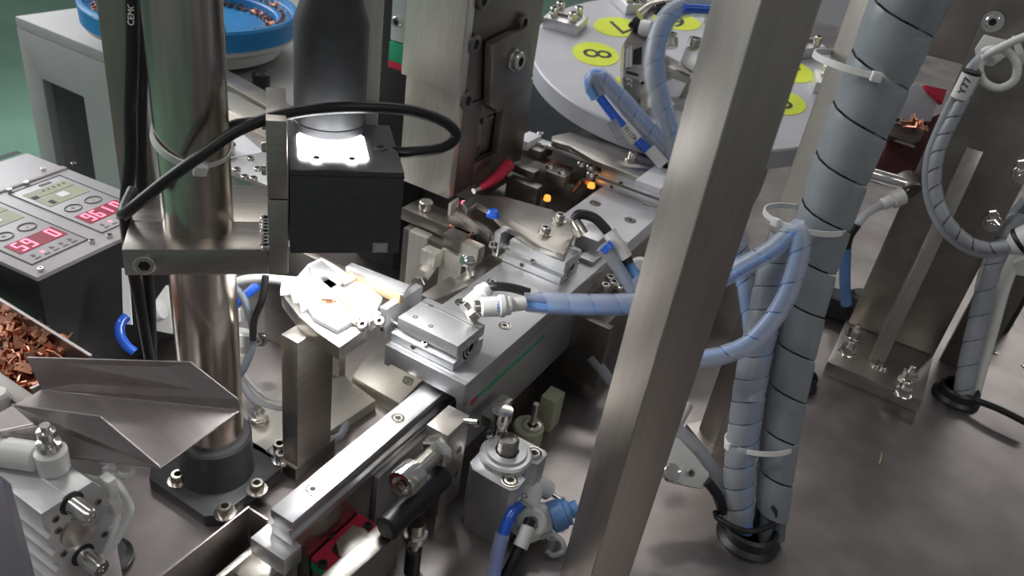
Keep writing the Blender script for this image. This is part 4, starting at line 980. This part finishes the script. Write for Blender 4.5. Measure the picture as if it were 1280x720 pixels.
# ================================================================== numbered indexing dial
dc = D(867, 78, 1000)
fw = Vector((dc.x, dc.y, 0)).normalized(); side = Vector((fw.y, -fw.x, 0)); tl = R(9.6)
nz = (Vector(Z3)*math.cos(tl) - fw*math.sin(tl)).normalized(); fy_ = nz.cross(side)
RM = Matrix((side, fy_, nz)).transposed()
t = Th('indexing_dial', 'pale grey indexing dial with yellow numbered stickers', 'dial', dc, rot=RM)
t.lat('disc', 'dialgrey', (0, 0, -26), Z3, [(196, 0), (205, 2), (205, 24), (203.5, 26), (0, 26)], 96)
t.lat('under_dial_shade', 'black', (0, 0, -150), Z3, [(130, 0), (130, 123)], 40)  # black body put in for the shaded void under the dial
DR = 124
for k in range(8):
    a = math.pi - k*math.pi/4 + .294; n_ = (8, 7, 6, 5, 4, 3, 2, 1)[k]
    c_ = Vector((DR*math.cos(a), DR*math.sin(a), 0)); r_ = Vector((math.cos(a), math.sin(a), 0)); tg = Vector((-r_.y, r_.x, 0))
    b = bmesh.new(); prism(b, [((c_ + r_*29*math.cos(i*math.pi/16) + tg*33*math.sin(i*math.pi/16)).x, (c_ + r_*29*math.cos(i*math.pi/16) + tg*33*math.sin(i*math.pi/16)).y) for i in range(32)], 'z', 0, .6)
    s_ = t.add('sticker', 'yellow', b, 0, label='round yellow number sticker')
    t.text(str(n_), 52, orient(c_+Vector((0, 0, .7)), tg, Z3), 'ink_shade', 'number', s_)
def station(a, r, lbl, kind=0):
    M = RM @ Matrix.Rotation(a, 3, 'Z'); wp = dc + RM @ Vector((r*math.cos(a), r*math.sin(a), .3))
    s = Th('dial_nest', lbl, 'nest', wp, rot=M, group='nests on the indexing dial')
    s.box('block', 'alu', -26, 22, -20, 20, 0, 14, .8)
    for q in ((-14, -12), (12, -12), (-14, 10), (12, 10)):
        s.cyl('post', 'boltsteel', (*q, 14), (*q, 20), 6, 14); s.bolt((*q, 20), Z3, 5.5, 6, 'chrome')
    s.box('strip', 'steel', -20, 16, -3, 3, 14, 18, .5)
station(R(172), 176, 'pale nest with four pins on the dial rim left of sticker 8')
station(R(128), 172, 'pale nest with four pins behind sticker 7 on the dial')
station(R(38), 165, 'nest with four pins at the far right of the dial')
station(R(2), 172, 'nest with four pins on the dial just right of the tall post')
station(R(82), 160, 'nest with four pins at the back of the dial')
station(R(-50), 62, 'nest with four pins near the dial centre beside the tall post')
hc = D(700, 112, 1180)
t = Th('dial_drive_housing', 'dark drive housing standing behind the press head beside the dial', 'housing', (hc.x, hc.y, 0))
t.box('cabinet', 'hosegrey', hc.x-70, hc.x+70, hc.y, hc.y+120, 0, hc.z+70, 3)
t.box('cap', 'black', hc.x-74, hc.x+74, hc.y-4, hc.y+124, hc.z+70.2, hc.z+80, 2)
# handling head above dial
t = Th('handling_head', 'grey pick and place head with black joints above the dial', 'handling head', D(815, 90, 900))
t.sl('cheek', 'steel', pts([(780, 52, 890), (796, 28, 890), (812, 30, 890), (814, 70, 890), (808, 122, 890), (795, 122, 890), (778, 108, 890)]), 26, 2)
t.sl('slot', 'black', pts([(792, 62, 888), (803, 58, 888), (802, 80, 888), (791, 80, 888)]), 2, .2)
t.sl('slot', 'black', pts([(783, 88, 888), (798, 92, 888), (798, 95, 888), (783, 91, 888)]), 2, .2)
t.sl('jaw', 'darksteel', pts([(778, 96, 884), (800, 100, 884), (806, 118, 884), (798, 128, 884), (780, 116, 884)]), 10, 1)
t.sl('jaw', 'alu', pts([(784, 60, 884), (790, 56, 884), (790, 84, 884), (783, 84, 884)]), 5, .6)
t.sl('jaw', 'steel', pts([(800, 122, 880), (812, 112, 880), (816, 132, 880), (806, 142, 880)]), 12, 1)
t.cyl('joint', 'rubber', D(798, 34, 885), D(790, 26, 885), 7, 14)
t.cyl('joint', 'rubber', D(818, 12, 890), D(832, 8, 890), 7, 14)
t.lat('nozzle', 'white', D(800, 34, 886), D(822, 38, 880)-D(800, 34, 886), [(8, 0), (9, 4), (9, 12), (6, 13), (0, 13)], 16)
t.tub('arm', 'steel', pts([(800, 20, 905), (815, 10, 905), (840, 6, 905)]), 8, 12)
for q in ((786, 102), (786, 108), (803, 104), (815, 36)): t.bolt(D(*q, 887), CP-D(*q, 887), 4, 3, 'chrome')
t = Th('dial_bridge', 'silver bridge bar with bolts over the right part of the dial', 'bridge', D(850, 80, 930))
bar(t, 'bar', 'steel', D(820, 68, 930), D(872, 96, 920), 36, 22)
t.cyl('post', 'boltsteel', D(838, 60, 930), D(838, 48, 930), 9, 16); t.bolt(D(838, 47, 930), Z3, 8, 6, 'chrome')
t.sl('ear', 'alu', pts([(850, 78, 910), (858, 58, 910), (876, 54, 910), (878, 78, 910), (866, 90, 910)]), 8, 1); t.bolt(D(868, 56, 908), Z3, 8, 8, 'chrome')
t.sl('pale_block', 'aluw', pts([(826, 104, 900), (842, 98, 900), (858, 104, 900), (850, 120, 900), (832, 122, 900)]), 14, 1)
t.sl('pale_block', 'aluw', pts([(828, 126, 890), (838, 122, 890), (844, 130, 890), (836, 138, 890)]), 10, 1)
t = wrapped('milky blue wrapped hose arching over the dial and down behind the tall post', [(900, 10, 860), (860, 8, 850), (836, 20, 845), (822, 50, 840), (818, 85, 838), (824, 120, 836), (834, 155, 834), (848, 200, 834)], 11, 26, .9, 'wrapblue', ['white', 'lightblue', 'wrap'])
t = airtube('bright blue air tube piece at the top of the arching hose', [(855, 10, 838), (872, 11, 840), (892, 12, 842)], 4.5, 'blue')
t = wrapped('clear blue wrapped hose bending in front of the dial below sticker 8', [(748, 122, 850), (740, 104, 850), (748, 96, 848), (766, 112, 845), (792, 142, 842), (818, 170, 840), (850, 205, 838)], 10, 24, .9, 'wrapblue', ['lightblue', 'lightblue', 'wrap'])
t = airtube('bright blue tube with white printed marker below the bent hose', [(750, 122, 842), (768, 146, 840), (790, 170, 838), (812, 190, 836), (828, 206, 836)], 5, 'blue')
ma, mb = D(780, 158, 836), D(796, 176, 836); t.tub('marker', 'white', [ma, mb], 7, 16, 1)
cm = (ma+mb)/2; tc_ = (CP-cm).normalized(); t.text('Y117A', 6.5, orient(cm+tc_*7.2, mb-ma, tc_), 'ink_shade', 'marking', ext=.4)
t.tub('marker', 'wrap', [D(764, 152, 838), D(776, 172, 838)], 6.6, 14, 1)
t.tub('plain_end', 'white', [D(812, 186, 832), D(830, 206, 832)], 6.5, 14, 1)
# ================================================================== lower left: guided cylinder with two rods
xf = -306; yA, yB = 141, 176; zT = 122
z1, z2 = atX(82, 634, xf).z, atX(97, 698, xf).z; zm = (z1+z2)/2
t = Th('guided_cylinder', 'silver twin rod guided cylinder with grooved body at the lower left', 'cylinder', (xf-45, 166, 0))
prof = [(yA, 0), (yB, 0), (yB, zT-12), (yB-7, zT), (yA, zT), (yA, zT-12)]
z_ = zT-12
while z_ > 14:
    prof += [(yA, z_), (yA+2.6, z_-1.6), (yA+2.6, z_-5.4), (yA, z_-7)]; z_ -= 13
t.pri('body', 'alu', prof, 'x', xf-92, xf, .5)
t.box('top_step', 'alu', xf-70, xf-.3, yA+14, yA+15, zT, zT+.5, .1)
for zz in (z1, z2):
    t.lat('bore', 'ink_shade', (xf, (yA+yB)/2-2, zz), (1, 0, 0), [(6.6, -1), (6.6, .2), (0, .2)], 24)
    t.lat('rod', 'chrome', (xf, (yA+yB)/2-2, zz), (1, 0, 0), [(4.9, 0), (4.9, 15), (4.2, 16), (2.2, 16), (1.8, 14), (0, 14)], 24)
t.lat('end_boss', 'steel', (xf, (yA+yB)/2-1, zm), (1, 0, 0), [(10.5, 0), (10.5, 1), (9.6, 1.4), (0, 1.4)], 32)
for q in ((yA+6, zT-9), (yA+6, zm+8), (yB-6, zT-16), (yB-6, z2+4), (yA+6, zm-10)): t.bolt((xf, *q), (1, 0, 0), 2, .6, 'darksteel', 'tapped_hole')
t.box('sensor_clip', 'white', xf-6, xf+2, yB, yB+5, zm+8, zm+20, .6)
t.box('sensor_clip', 'white', xf-4, xf+3, yB, yB+6, zm-6, zm+3, .6)
t.text('CDQ', 6, orient(t.loc+Vector((10, -6, zT+.2)), (.9, -.2, 0), Z3), 'inkgrey', 'marking')
t = Th('speed_controller', 'white elbow fitting with chrome needle on top of the twin rod cylinder', 'speed controller', at(66, 585, 106))
p = at(68, 586, zT)
t.lat('body', 'white', (p.x, p.y, zT+.2), Z3, [(7.5, 0), (8, 1), (8, 13), (6.5, 14), (0, 14)], 24)
t.lat('needle', 'chrome', (p.x, p.y, zT+14), Z3, [(6, 0), (6, 5), (3.4, 5.5), (3.4, 9), (4.6, 9.5), (4.6, 13), (2.6, 13.5), (2.6, 17), (0, 17)], 14)
d = at(22, 568, zT+8)-at(68, 575, zT+8)
t.lat('arm', 'white', Vector((p.x, p.y, zT+7)), d, [(4, 0), (5, 6), (8, 8), (8, 24), (6.8, 25), (6.8, 27), (7.4, 28), (7.4, 34), (0, 34)], 22)
t.lat('ring', 'boltsteel', Vector((p.x, p.y, zT+7)), d, [(7.6, 27.4), (7.8, 27.5), (7.8, 29), (7.6, 29.2)], 22)
e0 = Vector((p.x, p.y, zT+7)) + d.normalized()*34
t.tub('tube', 'rubber', [e0, e0+d.normalized()*10, e0+d.normalized()*30], 4, 12)
t.tub('tube_sleeve', 'white', [e0+d.normalized()*6, e0+d.normalized()*30], 5, 14, 1)
t = Th('top_rail_strip', 'flat grey aluminium strip behind the white elbow at the left edge', 'strip', at(20, 560, 100))
t.sl('strip', 'aluplate', [at(*q, 112) for q in ((-20, 500), (10, 512), (52, 548), (40, 566), (-20, 535))], 6, .6)
t.lat('white_post', 'white', at(2, 516, 112), Z3, [(6, 0), (6.5, 1), (6.5, 14), (5, 16), (0, 16)], 20)
t = Th('frame_strip', 'pale lilac aluminium frame strip at the lower left corner', 'frame', at(20, 700, 60))
t.box('strip', 'aluw', at(0, 600, 90).x-6, at(0, 600, 90).x+8, 60, at(22, 640, 60).y-14, 0, 92, .8) if 0 else t.sl('strip', 'framegrey', pts([(-8, 590, 370), (4, 600, 370), (38, 730, 350), (-8, 730, 350)]), 8, .6)
t = Th('table_bung', 'black rubber bung in the table behind the rod ends', 'bung', at(133, 700, 0)); p = at(134, 700, 0)
t.lat('bung', 'rubber', (p.x, p.y, 0), Z3, [(15, 0), (16, 2), (16, 4), (12, 7), (0, 7)], 28)
t.lat('cap', 'white', (p.x-8, p.y+2, 7), Z3, [(5, 0), (5, 6), (3, 8), (0, 8)], 14)
# white sensor leads
wl = [('white sensor lead looping from the chute round to the twin rod cylinder', [(86, 572, 470), (100, 566, 468), (122, 572, 465), (137, 582, 462), (150, 594, 458), (164, 592, 455), (164, 580, 455), (152, 574, 458), (140, 577, 460)]),
      ('white sensor lead hanging from the tied knot to the rod end', [(138, 592, 452), (143, 608, 448), (147, 636, 446), (144, 660, 446), (136, 680, 448), (132, 690, 450)]),
      ('white sensor lead bowing out right of the tied knot', [(140, 594, 450), (154, 612, 446), (164, 636, 444), (156, 656, 446), (146, 676, 448), (138, 688, 450)]),
      ('short white sensor lead with plug by the cylinder top', [(134, 606, 452), (126, 606, 452), (114, 602, 452)])]
for i, (lb, s_) in enumerate(wl): t = cable('sensor_lead', lb, s_, 1.8 if i != 3 else 2.4, 'whitewire')
t.lat('plug', 'white', D(124, 605, 450), D(112, 602, 450)-D(124, 605, 450), [(2.6, 0), (3.6, 1), (3.6, 9), (0, 9)], 12)
t = Th('cable_tie', 'small white cable tie knotting the thin sensor leads', 'cable tie', D(138, 586, 452))
t.lat('band', 'zip', D(138, 592, 452), D(138, 582, 452)-D(138, 592, 452), [(3, 0), (4.2, .4), (4.2, 4), (3, 4.4)], 14); t.lat('head', 'zip', D(141, 585, 448), EX, [(2, -2), (2, 2)], 6)

# ================================================================== behind column: white fittings, cables, table nuts
t = Th('valve_block', 'white valve block with round port left of the column', 'valve', D(196, 390, 640))
t.sl('body', 'white', pts([(178, 398, 640), (207, 356, 640), (216, 418, 640), (196, 414, 640)]), 20, 1)
t.cyl('port', 'white', D(190, 390, 632), D(204, 386, 632), 8, 20)
t = Th('cable_label', 'long white paper tag hanging behind the black cables', 'tag', D(158, 380, 600))
t.sl('tag', 'white', pts([(152, 335, 600), (160, 335, 600), (165, 406, 600), (154, 405, 600)]), 1.5)
t.sl('tag', 'white', pts([(171, 345, 600), (178, 345, 600), (180, 395, 600), (176, 395, 600)]), 1.5)
t = airtube('blue air tube bend left of the black cables', [(158, 396, 600), (151, 404, 596), (150, 418, 594), (158, 432, 594), (168, 440, 596)], 3.6, 'blue')
t = airtube('short blue air tube right of the column', [(322, 356, 620), (306, 370, 616), (294, 380, 616)], 3.6, 'blue')
t = airtube('white air hose arching out from behind the column', [(290, 372, 600), (294, 354, 598), (320, 348, 590), (350, 350, 580), (372, 352, 570)], 3.4, 'white')
t = airtube('grey air hose curving down right of the column', [(290, 356, 590), (304, 372, 588), (314, 400, 590), (316, 430, 595), (306, 458, 600), (298, 470, 602)], 2.8, 'hosegrey')
t = airtube('black lead dropping behind the bracket to the table', [(332, 345, 570), (328, 372, 575), (318, 400, 585), (316, 425, 590)], 2.6, 'rubber')
t = Th('white_coupling', 'stack of white couplings right of the column above the chute', 'coupling', D(300, 430, 610))
t.lat('coupling', 'white', D(296, 456, 610), D(304, 408, 604)-D(296, 456, 610), [(7, 0), (9, 2), (9, 10), (6.5, 11), (6.5, 16), (9, 17), (9, 26), (6, 28), (0, 28)], 18)
t.cyl('stud', 'boltsteel', D(312, 428, 606), D(326, 422, 606), 4.5, 14)
t.sl('clip', 'white', pts([(288, 394, 615), (300, 384, 615), (302, 402, 615), (290, 408, 615)]), 10, 1)
t = cable('corrugated_hose', 'pale corrugated hose looping behind the support post on the table', None, 3.6, 'wrap', 'hose', raw=[at(300, 474, 16), at(318, 500, 10), at(345, 512, 8), at(370, 516, 8), at(400, 548, 6), at(424, 546, 6), at(431, 526, 6), at(418, 508, 6), at(400, 505, 6)])
t = airtube('thin white lead crossing the table behind the column', None, 1.8, 'white') if 0 else cable('white_lead', 'thin white lead crossing the table beside the corrugated hose', None, 2, 'white', 'cable', raw=[at(304, 466, 18), at(325, 490, 12), at(355, 506, 8), at(380, 512, 6)])
t = Th('fixture_base_plate', 'flat steel base plate with nuts on the table behind the flange', 'plate', at(335, 560, 0))
P_ = [at(*q, 10) for q in ((300, 552), (352, 580), (470, 500), (430, 470), (330, 490))]
b = bmesh.new(); prism(b, [(p.x, p.y) for p in P_], 'z', 0, 10); t.add('plate', 'bright', b, .8)
for q in ((323, 526),): p = at(*q, 10); t.cyl('washer', 'chrome', (p.x, p.y, 10), (p.x, p.y, 12), 8, 20); t.nut((p.x, p.y, 12), Z3, 6.2, 8, 'chrome', stud=12)
p = at(352, 575, 10); t.bolt((p.x, p.y, 10), Z3, 5, 8, 'chrome', washer=True)
t.bolt(at(326, 424, 30), (.6, -.6, .3), 6, 5, 'chrome')
t = Th('backing_plate', 'dark upright plate on the table behind the support post', 'plate', at(340, 470, 0)); p = at(330, 470, 0)
t.box('plate', 'steel', p.x-40, p.x+50, p.y+40, p.y+48, 0, 110, .6)
t = Th('reflection_patch', 'pale yellowish pad of table reflection behind the guide rail', 'patch', at(470, 450, 0))
P_ = [at(*q, 14) for q in ((440, 470), (500, 505), (560, 440), (500, 425), (462, 440))]
b = bmesh.new(); prism(b, [(p.x, p.y) for p in P_], 'z', 0, 14); t.add('patch', 'bright', b, .8)  # slab whose pale colour stands for the reflection on the table
